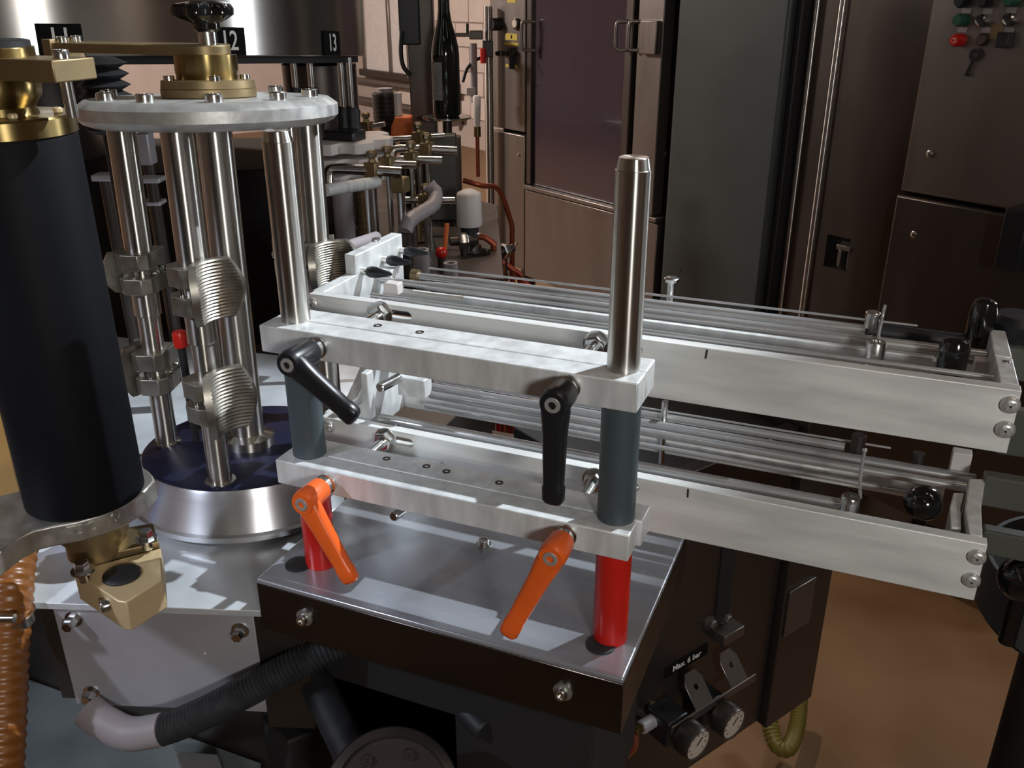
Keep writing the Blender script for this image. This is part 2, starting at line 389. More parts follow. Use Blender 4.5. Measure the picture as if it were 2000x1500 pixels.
for x, la in ((XL, 'red spacer sleeve under the left end of the lower clamp bar'), (XR, 'red spacer sleeve under the right end of the lower clamp bar')):
    m = MB(); m.ring((x, PY, PLZ+.0002), Z, .0128, .0148, -BH-PLZ-.0004, 48)
    solo('spacer_sleeve', m, 'red_plastic', la, 'sleeve', 'red spacer sleeves')
def lever(fu, fv, hu, hv, eu, ev, mt, la, grp, rh=.0112):
    f = P(fu, fv, y=0)
    L = min((abs(pr((f.x, -q/1e4, f.z))[0]-hu)+abs(pr((f.x, -q/1e4, f.z))[1]-hv), q/1e4) for q in range(150, 600, 5))[1]
    e = P(eu, ev, y=-L-.002)
    t = Thing('clamp_lever', la, 'lever', grp)
    m = MB(); m.lathe(f, -Y, [(.0095, 0), (.0095, .003), (.0082, .0035), (.0082, .012)], 28); t.part('steel_insert', m, 'polished_steel')
    m = MB(); a = Vector((e.x-f.x, 0, e.z-f.z)); ln = a.length; a.normalize(); s_ = Vector((a.z, 0, -a.x))
    m.lathe(f-Y*.007, -Y, [(rh*.92, .004), (rh*.96, .0055), (rh, L*.5), (rh*1.02, L-.012), (rh*.97, L-.009), (rh*.86, L-.0065)], 36)
    t.part('hub', m, mt)
    c0 = f-Y*(L-.007); secs = []
    prof = [(0, .0105, .0062), (.10, .0108, .0066), (.2, .0098, .0068), (.32, .0090, .0066), (.6, .0084, .0060), (.80, .0078, .0054), (.83, .0086, .0060), (.95, .0084, .0056), (.985, .0066, .0042), (1., .0035, .002)]
    for k, wv, th in prof: secs.append((c0+a*(ln*k)-Y*(.002*k), s_, Y, wv, th))
    m = MB(); m.loft(secs, 24, 3.2); t.part('arm', m, mt)
    m = MB(); q = f-Y*(L+.0010)
    m.lathe(q+Y*.004, -Y, [(.0062, 0), (.0062, .0035), (.0056, .0044), (.003, .0044), (.0028, .002)], 24)
    t.part('screw', m, 'zinc_screw')
    return t.done()
lever(622, 677, 561, 707, 687, 826, 'black_plastic', 'black clamp lever slanting down to the right on the left end of upper bar', 'black clamp levers')
lever(1112, 754, 1077, 791, 1074, 993, 'black_plastic', 'black clamp lever hanging straight down near the right post', 'black clamp levers')
lever(640, 943, 589, 984, 680, 1146, 'orange_plastic', 'orange clamp lever slanting down to the right in front of the left red sleeve', 'orange clamp levers')
lever(1106, 1043, 1067, 1091, 984, 1250, 'orange_plastic', 'orange clamp lever slanting down to the left near the right red sleeve', 'orange clamp levers')
# ---- base box
PB = .215
t = Thing('base_box', 'dark stainless box with glossy top that carries the two posts and red sleeves', 'base box')
m = MB(.0022, 3); m.bx(-.0212, .338, -.0225, PB, PLZ-.006, PLZ); t.part('top_plate', m, 'plate_steel')
m = MB(.0006, 1); m.bx(-.0211, .3379, -.0224, PB-.0001, -.179, PLZ-.0055); t.part('skirt', m, 'skirt_steel')
for u, v, la in ((583, 1103, 'left'), (1173, 1260, 'right')):
    p = P(u, v, z=PLZ); m = MB(); m.lathe(p, Z, [(.0128, 0), (.0128, .001), (.0115, .002), (.0005, .0024)], 32); t.part('hole_plug', m, 'black_rubber')
for u, v in ((596, 1205), (1100, 1349)):
    p = P(u, v, y=-.0225); m = MB(); m.lathe(p, -Y, [(.0085, 0), (.0085, .002), (.0058, .0025)], 28); t.part('washer', m, 'cast_metal'); m = MB(); capscrew(m, p-Y*.0022, -Y, .0052, .006); t.part('bolt', m, 'polished_steel')
p = P(945, 1064, z=PLZ); m = MB(); m.cyl(p, p+Z*.0015, .0078); t.part('washer', m, 'polished_steel'); m = MB(); capscrew(m, p+Z*.0015, Z, .0055, .005); t.part('bolt', m, 'polished_steel')
t.done()
# ================================================================== LONG GUIDE FRAMES
YF, TF = .095, .011
def slot(x0, x1, zc, r, n=8):
    return [(x1-r+r*math.cos(a), zc+r*math.sin(a)) for a in [math.pi*(-.5+i/n) for i in range(n+1)]]+[(x0+r+r*math.cos(a), zc+r*math.sin(a)) for a in [math.pi*(.5+i/n) for i in range(n+1)]]
def rail(xl, xr, z1, z2, slots):
    m = MB(.0008); m.prism([(xl, z2), (xr, z2), (xr, z1), (xl, z1)], (0, YF+TF, 0), X, Z, TF, [slot(*s) for s in slots]); return m
def rod_px(u0, u1, um, vm, z, r):
    y = P(um, vm, z=z).y
    def xs(u):
        a, b = -.4, 1.0
        for _ in range(40):
            c = (a+b)/2
            if pr((c, y, z))[0] < u: a = c
            else: b = c
        return a
    return Vector((xs(u0), y, z)), Vector((xs(u1), y, z)), r
def stud(t, u, v, zc, y0=BD, ln=None):
    p = P(u, v, y=YF); m = MB(); m.cyl((p.x, y0, zc), (p.x, YF+TF+.012, zc), .0050, n=20); t.part('clamp_stud', m, 'polished_steel')
    m = MB(); m.cyl((p.x, YF-.002, zc), (p.x, YF, zc), .0118, n=24); t.part('washer', m, 'polished_steel')
    m = MB(.0004, 1); m.lathe((p.x, YF-.002, zc), -Y, [(.0100, 0), (.0100, .007), (.0086, .0082)], 6, .3); t.part('hex_nut', m, 'polished_steel')
def rscrew(t, u, v):
    p = P(u, v, y=YF); m = MB(); m.lathe(p, -Y, [(.0068, 0), (.0066, .002), (.005, .004), (.003, .0045)], 24)
    m.box(p-Y*.0046, (.0085, .0008, .0014), (Vector((.7, 0, .7)), Y, Vector((-.7, 0, .7)))); m.box(p-Y*.0046, (.0085, .0008, .0014), (Vector((.7, 0, -.7)), Y, Vector((.7, 0, .7)))); t.part('cross_screw', m, 'zinc_screw')
def knob_cyl(m, p, r, h):
    m.lathe(p, Z, [(r*.8, 0), (r*.92, h*.1), (r, h*.6), (r*.98, h*.8), (r*.8, h*.95), (r*.4, h)], 28); return m
# ---------- upper frame
z1, z2 = .1266, .0763; xl, xr = -.0148, .5843
t = Thing('guide_rack', 'upper long aluminium guide rack with polished rods and black knobs at right', 'guide rack', 'long guide racks')
xa = P(745, 605, y=YF).x; xb = P(1152, 668, y=YF).x
m = rail(xl, xr, z1, z2, [(xa-.006, P(803, 613, y=YF).x, .1175, .0045), (xb-.002, xb+.045, .1165, .0045)]); rt_ = t.part('front_rail', m, 'aluminium_brushed')
p = P(1379, 691, y=YF); q = P(1381, 682, y=YF); m = MB(); m.cyl(P(1381, 683, y=YF-.0001), P(1378, 700, y=YF-.0001), .0008, n=8); t.part('scribed_mark', m, 'black_matt', rt_)
stud(t, 745, 605, .1172); stud(t, 1166, 672, .1172)
for u, v in ((1973, 790), (1963, 838), (613, 592)): rscrew(t, u, v)
A = P(697, 537, z=z1); zt = zat(A.x, A.y, 499); Bk = P(795, 457, z=zt)
ex0, ex1 = P(617, 565, z=z1).x-.002, A.x
m = MB(.0012); yb = A.y; m.prism([(YF+TF, z2), (Bk.y, z2+.01), (Bk.y, zt), (yb, zt), (yb, z1), (YF+TF, z1)], (ex0, 0, 0), Y, Z, ex1-ex0); t.part('end_plate', m, 'aluminium')
m = MB(); p = P(738, 471, z=zt); capscrew(m, Vector((p.x-.002, p.y, zt)), Z, .0045, .003); t.part('bolt', m, 'polished_steel')
for (u, v, s_) in ((708, 529, 1.), (748, 507, .95), (782, 489, .9)):
    p = P(u, v, x=ex1); m = MB(); m.cyl(p, p+X*.006, .0042*s_); t.part('peg_base', m, 'polished_steel')
    m = MB(); m.lathe(p+X*.006, X, [(.0045*s_, 0), (.006*s_, .004), (.0058*s_, .010), (.002*s_, .026), (.001, .028)], 20); t.part('rubber_peg', m, 'black_plastic')
p = P(768, 562, z=z1-.012); m = MB(.001); m.box(p, (.016, .012, .012)); t.part('white_block', m, 'white_plastic')
p = P(760, 535, z=z1-.01); m = MB(.001); m.box(p-X*.004, (.02, .014, .012)); t.part('spacer_block', m, 'aluminium')
a, b, r = rod_px(745, 1945, 1265, 612, .112, .0051); yB = a.y
m = MB(); m.lathe(a, X, [(.0036, 0), (.0036, .045), (.0051, .068), (.0051, (b-a).length-.0003), (.0046, (b-a).length)], 24); t.part('guide_rod', m, 'rod_steel')
a, b, r = rod_px(815, 1690, 1265, 593, .112, .0048); yA = a.y
m = MB(); m.lathe(a, X, [(.0034, 0), (.0034, .040), (.0048, .062), (.0048, (b-a).length)], 24); t.part('guide_rod', m, 'rod_steel')
m = MB(); m.cyl(a-X*.006, a+X*.002, .0065, n=18); t.part('brass_collar', m, 'bronze_dull')
m = MB(); m.cyl(b, b+X*.085, .0075, .007, ch=.001); t.part('rubber_grip', m, 'black_rubber')
kx = b+X*.085; m = MB(); pk = P(1842, 664, z=.112); knob_cyl(m, Vector((kx.x+.004, kx.y, .1)), .0108, .052); t.part('black_knob', m, 'black_gloss')
a, b, r = rod_px(838, 1792, 1265, 574, .122, .0011); m = MB(); m.cyl(a, b, .0011, n=10); t.part('guide_wire', m, 'rod_steel')
cx = P(1704, 620, y=a.y); m = MB(); m.cyl(Vector((cx.x, a.y, .112)), Vector((cx.x, a.y, .130)), .0062, ch=.0006); t.part('collar', m, 'polished_steel')
a, b, r = rod_px(905, 1822, 1265, 632, .098, .003); m = MB(.0008); m.bx(a.x, b.x, a.y-.003, a.y+.006, .0925, .1015); t.part('guide_strip', m, 'aluminium')
m = MB(.0008); m.bx(-.001, .42, .190, .228, .080, .084); t.part('shadow_caster', m, 'black_matt')  # two added plates, placed to cast shadow stripes on the base box
m = MB(.0008); m.bx(-.001, .42, .2425, .262, .080, .084); t.part('shadow_caster', m, 'black_matt')

a, b, r = rod_px(725, 1940, 1265, 648, .118, .003); m = MB(); m.cyl(a, b, .0024, n=14); t.part('tie_rod', m, 'rod_steel')
c = P(1705, 712, z=.104); m = MB(); m.lathe(c, Z, [(.0078, 0), (.0078, .019), (.007, .0205), (.0035, .0205), (.003, .018)], 28); t.part('collar', m, 'polished_steel')
w0 = c+Vector((.006, .004, .018)); m = MB(); m.tube(smooth_path([w0, P(1716, 660, y=w0.y+.02), P(1722, 625, y=w0.y+.05), P(1729, 596, y=w0.y+.06)]), .0014, 8); t.part('link_wire', m, 'rod_steel')
c = P(1852, 742, z=.10); m = MB(); knob_cyl(m, c, .0118, .036); t.part('black_knob', m, 'black_gloss')
c = P(1309, 585, z=.112); m = MB(); m.lathe(c-Z*.02, Z, [(.0042, 0), (.0042, .038), (.0075, .0385), (.0075, .0415), (.006, .0425)], 20); t.part('stop_stud', m, 'polished_steel')
f1 = P(1968, 752, z=z1); f2 = P(1962, 698, z=z1); f3 = P(1932, 692, z=z1); f4 = P(1928, 642, z=z1)
m = MB(.001); m.prism([(YF+TF, z2), (f4.y, z2), (f4.y, z1), (f3.y, z1), (f3.y, z1-.02), (f2.y, z1-.02), (f2.y, z1), (YF+TF, z1)], (xr-.013, 0, 0), Y, Z, .0125); t.part('end_bar', m, 'aluminium')
m = MB(.001); c = P(1924, 722, z=.105); m.box(c, (.018, .012, .018)); t.part('white_block', m, 'white_plastic')
m = MB(); capscrew(m, Vector((xr-.006, P(1970, 708, z=z1).y, z1)), Z, .0028, .001); t.part('bolt', m, 'polished_steel')
m = MB(.001); m.bx(ex1, xr-.013, f4.y-.012, f4.y, z2, z1-.03); t.part('back_rail', m, 'aluminium_brushed')
t.done()
# ---------- lower frame
z1, z2 = -.0021, -.0543; xr = .5866
t = Thing('guide_rack', 'lower long aluminium guide rack with polished rods and round black ball knob', 'guide rack', 'long guide racks')
xa = P(755, 862, y=YF).x; xb = P(1152, 930, y=YF).x
m = rail(xl, xr, z1, z2, [(xa-.006, P(806, 857, y=YF).x, -.0125, .0045), (xb-.002, xb+.045, -.0125, .0045)]); rt_ = t.part('front_rail', m, 'aluminium_brushed')
m = MB(); m.cyl(P(1344, 955, y=YF-.0001), P(1343, 971, y=YF-.0001), .0008, n=8); t.part('scribed_mark', m, 'black_matt', rt_)
stud(t, 755, 862, -.0122); stud(t, 1163, 938, -.0122)
for u, v in ((1908, 1087), (1897, 1132), (644, 832)): rscrew(t, u, v)
m = MB(.0012); m.prism([(YF+TF, z2), (.30, z2), (.30, z1+.004), (.19, z1+.03), (.15, z1), (YF+TF, z1)], (ex0, 0, 0), Y, Z, ex1-ex0); t.part('end_plate', m, 'aluminium')
c = P(712, 765, y=.135); m = MB(.0012); m.prism([(-.010, -.026), (.012, -.026), (.012, .026), (.004, .026), (.004, -.006), (-.010, -.016)], c, X, Z, .012); t.part('hook_plate', m, 'aluminium')
c = P(810, 752, y=.135); m = MB(.0012); m.box(c, (.03, .016, .02)); t.part('spacer_block', m, 'aluminium')
c0 = P(780, 738, y=.126); c1 = P(741, 758, y=.095); m = MB(); m.cyl(c1, c0, .0048, ch=.001); t.part('set_bolt', m, 'polished_steel')
for (u0, u1, um, vm, z, r, lab) in ((840, 1905, 1500, 868, z1-.014, .0050, 'guide_rod'), (840, 1888, 1500, 885, z1-.014, .0042, 'guide_rod'), (850, 1650, 1500, 848, z1-.014, .0042, 'guide_rod'), (830, 1776, 1500, 912, z1-.03, .0026, 'guide_rod'), (742, 1648, 1500, 959, z1-.012, .0052, 'guide_rod'), (845, 1740, 1500, 836, z1-.008, .0011, 'guide_wire')):
    a, b, r_ = rod_px(u0, u1, um, vm, z, r); m = MB(); m.cyl(a, b, r, n=20, ch=.0004); t.part(lab, m, 'rod_steel')
a, b, r_ = rod_px(835, 1620, 1265, 858, z1-.04, .003); m = MB(.0008); m.bx(a.x, b.x, a.y-.003, a.y+.014, z1-.045, z1-.037); t.part('guide_strip', m, 'aluminium')
c = P(1658, 1000, z=z1-.01); m = MB(); m.lathe(c, Z, [(.0078, 0), (.0078, .014), (.0068, .0155), (.003, .0155), (.003, .013)], 28); t.part('collar', m, 'polished_steel')
w0 = c+Vector((.007, .004, .013)); m = MB(); m.tube(smooth_path([w0, P(1680, 930, y=w0.y+.02), P(1689, 880, y=w0.y+.05)]), .0014, 8); m.ball(P(1689, 880, y=w0.y+.05), .0024, 12); t.part('link_wire', m, 'rod_steel')
c = P(1673, 884, z=z1-.012); m = MB(); m.lathe(c, Z, [(.0066, 0), (.0066, .018), (.0058, .019)], 24); t.part('collar', m, 'dark_steel')
c = P(1803, 982, z=z1-.012); m = MB(); m.ball(c, .0158, 36); m.cyl(c-Z*.03, c-Z*.012, .006); t.part('ball_knob', m, 'black_gloss')
c = P(1293, 870, z=z1-.04); m = MB(); m.cyl(c-Z*.02, c+Z*.05, .0035, n=16); t.part('stop_stud', m, 'polished_steel')
c = P(1792, 900, z=z1-.01); m = MB(); m.cyl(c-Z*.01, c+Z*.008, .0055, n=18); t.part('collar', m, 'dark_steel')
pts = [(1893, 935), (1886, 990), (1896, 1064), (1922, 1066), (1917, 990), (1925, 935)]; q = [P(u, v, z=z1) for u, v in pts]
m = MB(.0012); q[2].y = q[3].y = YF+TF; m.prism([(k.x, k.y) for k in q], (0, 0, z1-.04), X, Y, .04); t.part('end_bar', m, 'aluminium')
pts = [(1862, 962), (1855, 990), (1858, 1030), (1878, 1032), (1876, 990), (1884, 962)]; q = [P(u, v, z=z1-.006) for u, v in pts]
m = MB(.001); m.prism([(k.x, k.y) for k in q], (0, 0, z1-.036), X, Y, .03); t.part('inner_bracket', m, 'aluminium')
c = P(1875, 905, z=z1-.006); m = MB(.001); m.box(c, (.016, .012, .026)); t.part('white_block', m, 'white_plastic')
m = MB(.001); m.bx(ex1, xr-.02, .245, .256, z2, z1-.03); t.part('back_rail', m, 'aluminium_brushed')
c0 = P(790, 994, y=.06); c1 = P(768, 1010, y=.04); m = MB(); m.cyl(c1, c0, .0045, ch=.001); t.part('set_bolt', m, 'polished_steel')
c = P(795, 1003, y=.075); m = MB(.001); m.bx(c.x-.03, c.x+.03, .05, YF, -.036, -.025); t.part('spacer_block', m, 'aluminium')
t.done()
# ================================================================== ROUND ROD UNIT (left)
FH = Vector((FW.x, FW.y, 0)).normalized(); RH = Vector((FH.y, -FH.x, 0))
CA = (Z+FH*.055).normalized(); CX = (RH-CA*RH.dot(CA)).normalized(); CY = CA.cross(CX)
CO = Vector((-.186, .186, -.11))
def cp(r, deg, h):
    a = math.radians(deg)+math.atan2(RH.y, RH.x)*0
    d = Vector((math.cos(a), math.sin(a), 0)); d = (d-CA*d.dot(CA)).normalized()
    return CO+d*r+CA*h
TBZ = -.165
hz = lambda v: zat(CO.x, CO.y, v)-CO.z
HD = hz(193)
t = Thing('rod_turret', 'round turret of upright steel rods under a cast disc on dark blue base', 'turret')
m = MB(); m.lathe(CO+Z*(TBZ-CO.z), CA, [(.142, 0), (.142, .006), (.138, .008), (.126, .040), (.1245, .050), (.122, .0545)], 72); t.part('base_skirt', m, 'cone_steel')
m = MB(); m.lathe(CO-CA*.0006, CA, [(.1215, 0), (.1215, .001), (.120, .002)], 64); t.part('base_disc', m, 'disc_navy')
RA = {1: 200, 2: 290, 3: 20, 4: 82, 5: 140}
for k, a in RA.items():
    m = MB(); h0 = .16 if k in (1, 2) else .05
    m.lathe(cp(.10, a, 0), CA, [(.0165, 0), (.0165, .003), (.0125, .0035), (.0125, h0), (.0148, h0+.001), (.0148, HD-.02)], 32); t.part('upright_rod', m, 'turned_steel')
m = MB(); m.lathe(CO, CA, [(.030, .0005), (.030, .012), (.024, .014), (.0188, .016), (.0188, HD-.02)], 40); t.part('centre_shaft', m, 'turned_steel')
m = MB(); m.lathe(CO, CA, [(.024, HD-.032), (.024, HD-.0195)], 32); t.part('shaft_collar', m, 'brass')
m = MB(); n_ = 96; vs = []; fs = []
prof = [(.118, HD-.026), (.126, HD-.023), (.131, HD-.018), (.131, HD-.007), (.122, HD-.0005), (.118, HD)]
m.lathe(CO, CA, prof, 96); dsk = t.part('cast_disc', m, 'disc_cast')
for a in (200, 236, 272, 308, 344, 20, 82, 140):
    m = MB(); capscrew(m, cp(.104, a+4, HD), CA, .0085, .008); t.part('cap_screw', m, 'polished_steel', dsk)
m = MB(); m.lathe(CO, CA, [(.046, HD), (.048, HD+.001), (.048, HD+.0085), (.047, HD+.009), (.0475, HD+.0095), (.0465, HD+.017), (.034, HD+.0175)], 64); t.part('brass_flange', m, 'bronze_dull')
for a in (-120, -40, 60, 150):
    m = MB(); capscrew(m, cp(.040, a, HD+.017), CA, .0055, .005); t.part('cap_screw', m, 'polished_steel')
h1 = hz(146); h2 = hz(108)
m = MB(); m.lathe(CO, CA, [(.031, HD+.017), (.031, h1), (.0315, h1+.001), (.0315, h2-.0002)], 48); t.part('brass_hub', m, 'brass')
t.done()
# ---- gripper clamps on the rods
def gripper(k, v, hh, face, padside, la, pad=True, ph=.05, pr_=.03):
    a = RA[k]; b = cp(.10, a, 0); z = zat(b.x, b.y, v); h = z-CO.z; c = cp(.10, a, h)
    f = Vector((math.cos(math.radians(face)), math.sin(math.radians(face)), 0)); s_ = Vector((-f.y, f.x, 0))
    ax = (f, s_, Z); t = Thing('gripper_clamp', la, 'clamp', 'gripper clamps on the turret rods')
    j = hh*.40
    for sg, nm in ((1, 'upper_jaw'), (-1, 'lower_jaw')):
        m = MB(.001); q = c+Z*(sg*(hh/2-j/2))
        m.prism([(-.022, -.019), (.016, -.019), (.024, -.010), (.024, .010), (.016, .019), (-.022, .019)], q-Z*j/2, f, s_, j); t.part(nm, m, 'clamp_metal')
    m = MB(.0008); m.box(c-f*.012, (.018, .034, hh*.22), ax); t.part('web', m, 'clamp_metal')
    m = MB(); m.cyl(c+f*.017-Z*hh*.12, c+f*.017+Z*hh*.12, .0032, n=14); t.part('pinch_bolt', m, 'polished_steel')
    for q in (-.010, .004):
        m = MB(); capscrew(m, c+f*q-s_*.0185, -s_, .0046, .0045); t.part('cap_screw', m, 'polished_steel')
        m = MB(); capscrew(m, c+f*q+s_*.0185, s_, .0046, .0045); t.part('cap_screw', m, 'polished_steel')
    if pad:
        g = Vector((math.cos(math.radians(padside)), math.sin(math.radians(padside)), 0)); g2 = Vector((-g.y, g.x, 0))
        o = c+g*(pr_+.024)-Z*ph*.5; nz = 36; na = 12; vs = []; fs = []
        for i in range(nz+1):
            zz = ph*i/nz; ri = pr_-(.0013 if i % 2 else 0)
            wd = math.radians(62)*(1-.35*abs(2*i/nz-1)**2)
            for kx in (0, 1):
                for q in range(na+1):
                    an = math.pi-wd+2*wd*q/na; rr = ri if kx == 0 else pr_+.007
                    vs.append(o+g*(rr*math.cos(an))+g2*(rr*math.sin(an))+Z*zz)
        w2 = 2*(na+1)
        for i in range(nz):
            for q in range(na):
                b0 = i*w2+q; fs.append((b0, b0+1, b0+1+w2, b0+w2)); b1 = i*w2+na+1+q; fs.append((b1+1, b1, b1+w2, b1+1+w2))
            fs.append((i*w2+na+1, i*w2, (i+1)*w2, (i+1)*w2+na+1)); fs.append((i*w2+na, i*w2+2*na+1, (i+1)*w2+2*na+1, (i+1)*w2+na))
        for q in range(na):
            fs.append((q+1, q, na+1+q, na+2+q)); e = nz*w2; fs.append((e+q, e+q+1, e+na+2+q, e+na+1+q))
        m = MB(); m.add(vs, fs); t.part('toothed_pad', m, 'clamp_metal')
        m = MB(.0008); m.box(c+g*.0172, (.012, .018, hh*.5), (g, g2, Z)); t.part('pad_arm', m, 'clamp_metal')
    t.done()
gripper(1, 532, .046, -75, 190, 'gripper clamp high on the leftmost upright rod beside the black roller', ph=.045, pr_=.022)
gripper(1, 722, .050, -70, 195, 'gripper clamp low on the leftmost upright rod next to a red cap', ph=.06, pr_=.022)
gripper(2, 577, .050, -100, -12, 'gripper clamp with toothed pad at mid height on the front upright rod', ph=.062)
gripper(2, 787, .046, -100, -12, 'gripper clamp with toothed pad low on the front upright rod', ph=.070)
gripper(3, 512, .044, -60, -25, 'gripper clamp with toothed pad behind the left polished post', ph=.048)
gripper(4, 492, .044, -70, 0, 'brightly lit gripper clamp high on the rear right upright rod', ph=.05)
gripper(4, 655, .044, -70, 0, 'brightly lit gripper clamp low on the rear right rod left of clamp bar end', ph=.05)
c = P(351, 657, d=1.03); m = MB(); m.lathe(c-Z*.012, Z, [(.008, 0), (.0085, .014), (.007, .018), (.003, .019)], 20)
t = Thing('capped_pin', 'small red capped pin standing inside the round turret', 'pin'); t.part('cap', m, 'red_plastic'); m = MB(); m.cyl((c.x, c.y, CO.z+.004), c-Z*.0118, .0045); t.part('stem', m, 'black_matt'); t.done()
# ---- bridge arm with star knob
HA = h2
q0 = CO+CA*HA
t = Thing('bridge_arm', 'flat brass bar bridging from the roller head to the turret top', 'arm')
e0 = P(118, 92, z=q0.z+.004)
dv = Vector((e0.x-q0.x, e0.y-q0.y, 0)); ln = dv.length; dv.normalize(); sv = Vector((-dv.y, dv.x, 0))
pts = [(.026*math.cos(a), .026*math.sin(a)) for a in [math.pi*(-.5+i/12)+math.pi for i in range(13)]]
pts = [(0, -.026), (ln, -.020), (ln, .020), (0, .026)]+[(.026*math.cos(a), .026*math.sin(a)) for a in [math.pi/2+math.pi*i/14 for i in range(1, 14)]]
m = MB(.0008); m.prism(pts, q0, dv, sv, .0095); t.part('flat_bar', m, 'bronze_dull')
m = MB(.0008); m.box(q0+dv*(ln-.004)+Z*.002, (.012, .046, .022), (dv, sv, Z)); t.part('end_block', m, 'bronze_dull')
for s_ in (-.012, .008):
    m = MB(); capscrew(m, q0+dv*(ln-.012)+sv*s_+Z*.0095, Z, .006, .006); t.part('cap_screw', m, 'polished_steel')
t.done()
t = Thing('lobed_handle', 'glossy black star knob with steel stem above the turret', 'knob')
sx = q0-dv*.006
zk0 = zat(sx.x, sx.y, 62); zk1 = zat(sx.x, sx.y, 2)
m = MB(); m.lathe(Vector((sx.x, sx.y, q0.z+.0096)), Z, [(.0095, 0), (.0095, zk0-q0.z-.006)], 28); t.part('stem', m, 'polished_steel')
t.part('knob_head', star_knob(t, Vector((sx.x, sx.y, zk0)), .0325, zk1-zk0), 'black_gloss')
t.done()
# ================================================================== ROLLER HEAD
RX, RY = -.1479, -.0809
rz = lambda v: zat(RX, RY, v)
zb = rz(962); zt_ = rz(262)
t = Thing('rubber_roller', 'large matt black rubber roller between brass flanges at left', 'roller')
m = MB(); m.lathe((RX, RY, zb), Z, [(.0488, 0), (.0496, .001), (.0496, zt_-zb-.002), (.0488, zt_-zb)], 80); t.part('roller_sleeve', m, 'roller_rubber')
m = MB(); m.lathe((RX, RY, zt_), Z, [(.0485, 0), (.0505, .001), (.0505, .013), (.049, .0145), (.026, .0148)], 72); t.part('brass_flange', m, 'brass')
za, zn = rz(240), rz(176)
m = MB(); m.lathe((RX, RY, zt_+.0146), Z, [(.026, 0), (.024, .006), (.023, zn-zt_-.028), (.030, zn-zt_-.018), (.031, zn-zt_-.010), (.028, zn-zt_-.004)], 56); t.part('brass_hub', m, 'brass')
for a in (-30, -80, -130, 30):
    d = Vector((math.cos(math.radians(a)), math.sin(math.radians(a)), 0)); m = MB(); m.cyl(Vector((RX, RY, zt_+.0148))+d*.040, Vector((RX, RY, zt_+.019))+d*.040, .0035, ch=.001); t.part('dowel', m, 'brass_light')
m = MB(); m.lathe((RX, RY, zn+.010), Z, [(.018, 0), (.018, .006)], 36); t.part('seal_ring', m, 'black_rubber')
t.done()
zq = rz(172)+.001; zp_ = rz(96)
t = Thing('roller_head', 'brass bearing block on top of the black roller', 'bearing block')
ztop = zat(RX+.02, RY, 92)
m = MB(.0012); m.lathe((RX, RY, zn+.016), Z, [(.030, 0), (.031, .001), (.031, ztop-zn-.016)], 48); t.part('bearing_housing', m, 'brass')
e1 = P(160, 122, y=RY+.01); hh = .013; zc_ = zat(RX+.03, RY, 132)
m = MB(.001); m.bx(RX+.02, e1.x, RY-.016, RY+.022, zc_-.008, zc_+.007); t.part('side_lug', m, 'bronze_dull')
m = MB(); m.lathe((RX, RY, ztop), Z, [(.029, 0), (.029, .004), (.024, .005)], 40); t.part('cover_ring', m, 'black_rubber')
m = MB(); p = Vector((e1.x-.010, RY+.002, 0)); m.cyl((p.x, p.y, zt_+.015), (p.x, p.y, zc_-.0078), .0042, n=18); t.part('tie_pin', m, 'polished_steel')
m = MB(); capscrew(m, Vector((e1.x-.010, RY+.002, zc_+.007)), Z, .0055, .006); t.part('cap_screw', m, 'polished_steel')
t.done()
# ---- cast bracket below the roller
zc = zb-.0006
fr = [(-160, 1190), (-60, 1130), (0, 1078), (35, 1052), (66, 1036), (100, 1028), (150, 1019), (200, 1005), (245, 986), (280, 962), (302, 938)]
pts = [P(u, v, z=zc) for u, v in fr]; ctr = Vector((RX, RY, zc)); rr = (pts[-1]-ctr).length
a0 = math.atan2(pts[-1].y-RY, pts[-1].x-RX); poly = [(p.x, p.y) for p in pts]
for i in range(1, 15):
    a = a0+math.radians(150)*i/14; poly.append((RX+rr*math.cos(a), RY+rr*math.sin(a)))
for u, v in ((-20, 972), (-160, 1010)): p = P(u, v, z=zc); poly.append((p.x, p.y))
t = Thing('cast_bracket', 'cast metal bracket arm with raised lettering carrying the black roller', 'bracket')
m = MB(.0016); m.prism(poly, (0, 0, zc-.020), X, Y, .020); t.part('arm', m, 'cast_metal')
def edge_at(k):
    i = int(k); f = k-i; a, b = pts[i], pts[i+1]; p = a.lerp(b, f); tn = (b-a).normalized(); return p, tn
for k, ch in zip((5.75, 6.05, 6.55, 6.95, 7.45, 7.75), 'TSOTSA'):
    p, tn = edge_at(k); nn = Vector((tn.y, -tn.x, 0)); m = MB(); m.text(ch, p+nn*.0002-Z*.0085, tn, Z, .0125, .0012, .0002); t.part('raised_letter', m, 'cast_metal')
m = MB(); m.lathe((RX, RY, zc-.060), Z, [(.026, 0), (.026, .018), (.030, .020), (.030, .0398)], 48)
t.part('bearing_boss', m, 'bronze_dull')
p = P(270, 952, z=zc); m = MB(); m.cyl(p, p+Z*.008, .0038, ch=.001); t.part('dowel', m, 'polished_steel')
for u, v in ((284, 1046), (160, 1108)):
    p = P(u, v, z=-.066); m = MB(); bolt(m, p-Z*.004, Z, .0068, .008); m.cyl(p-Z*.014, p-Z*.004, .0045); t.part('hex_bolt', m, 'polished_steel')
t.done()
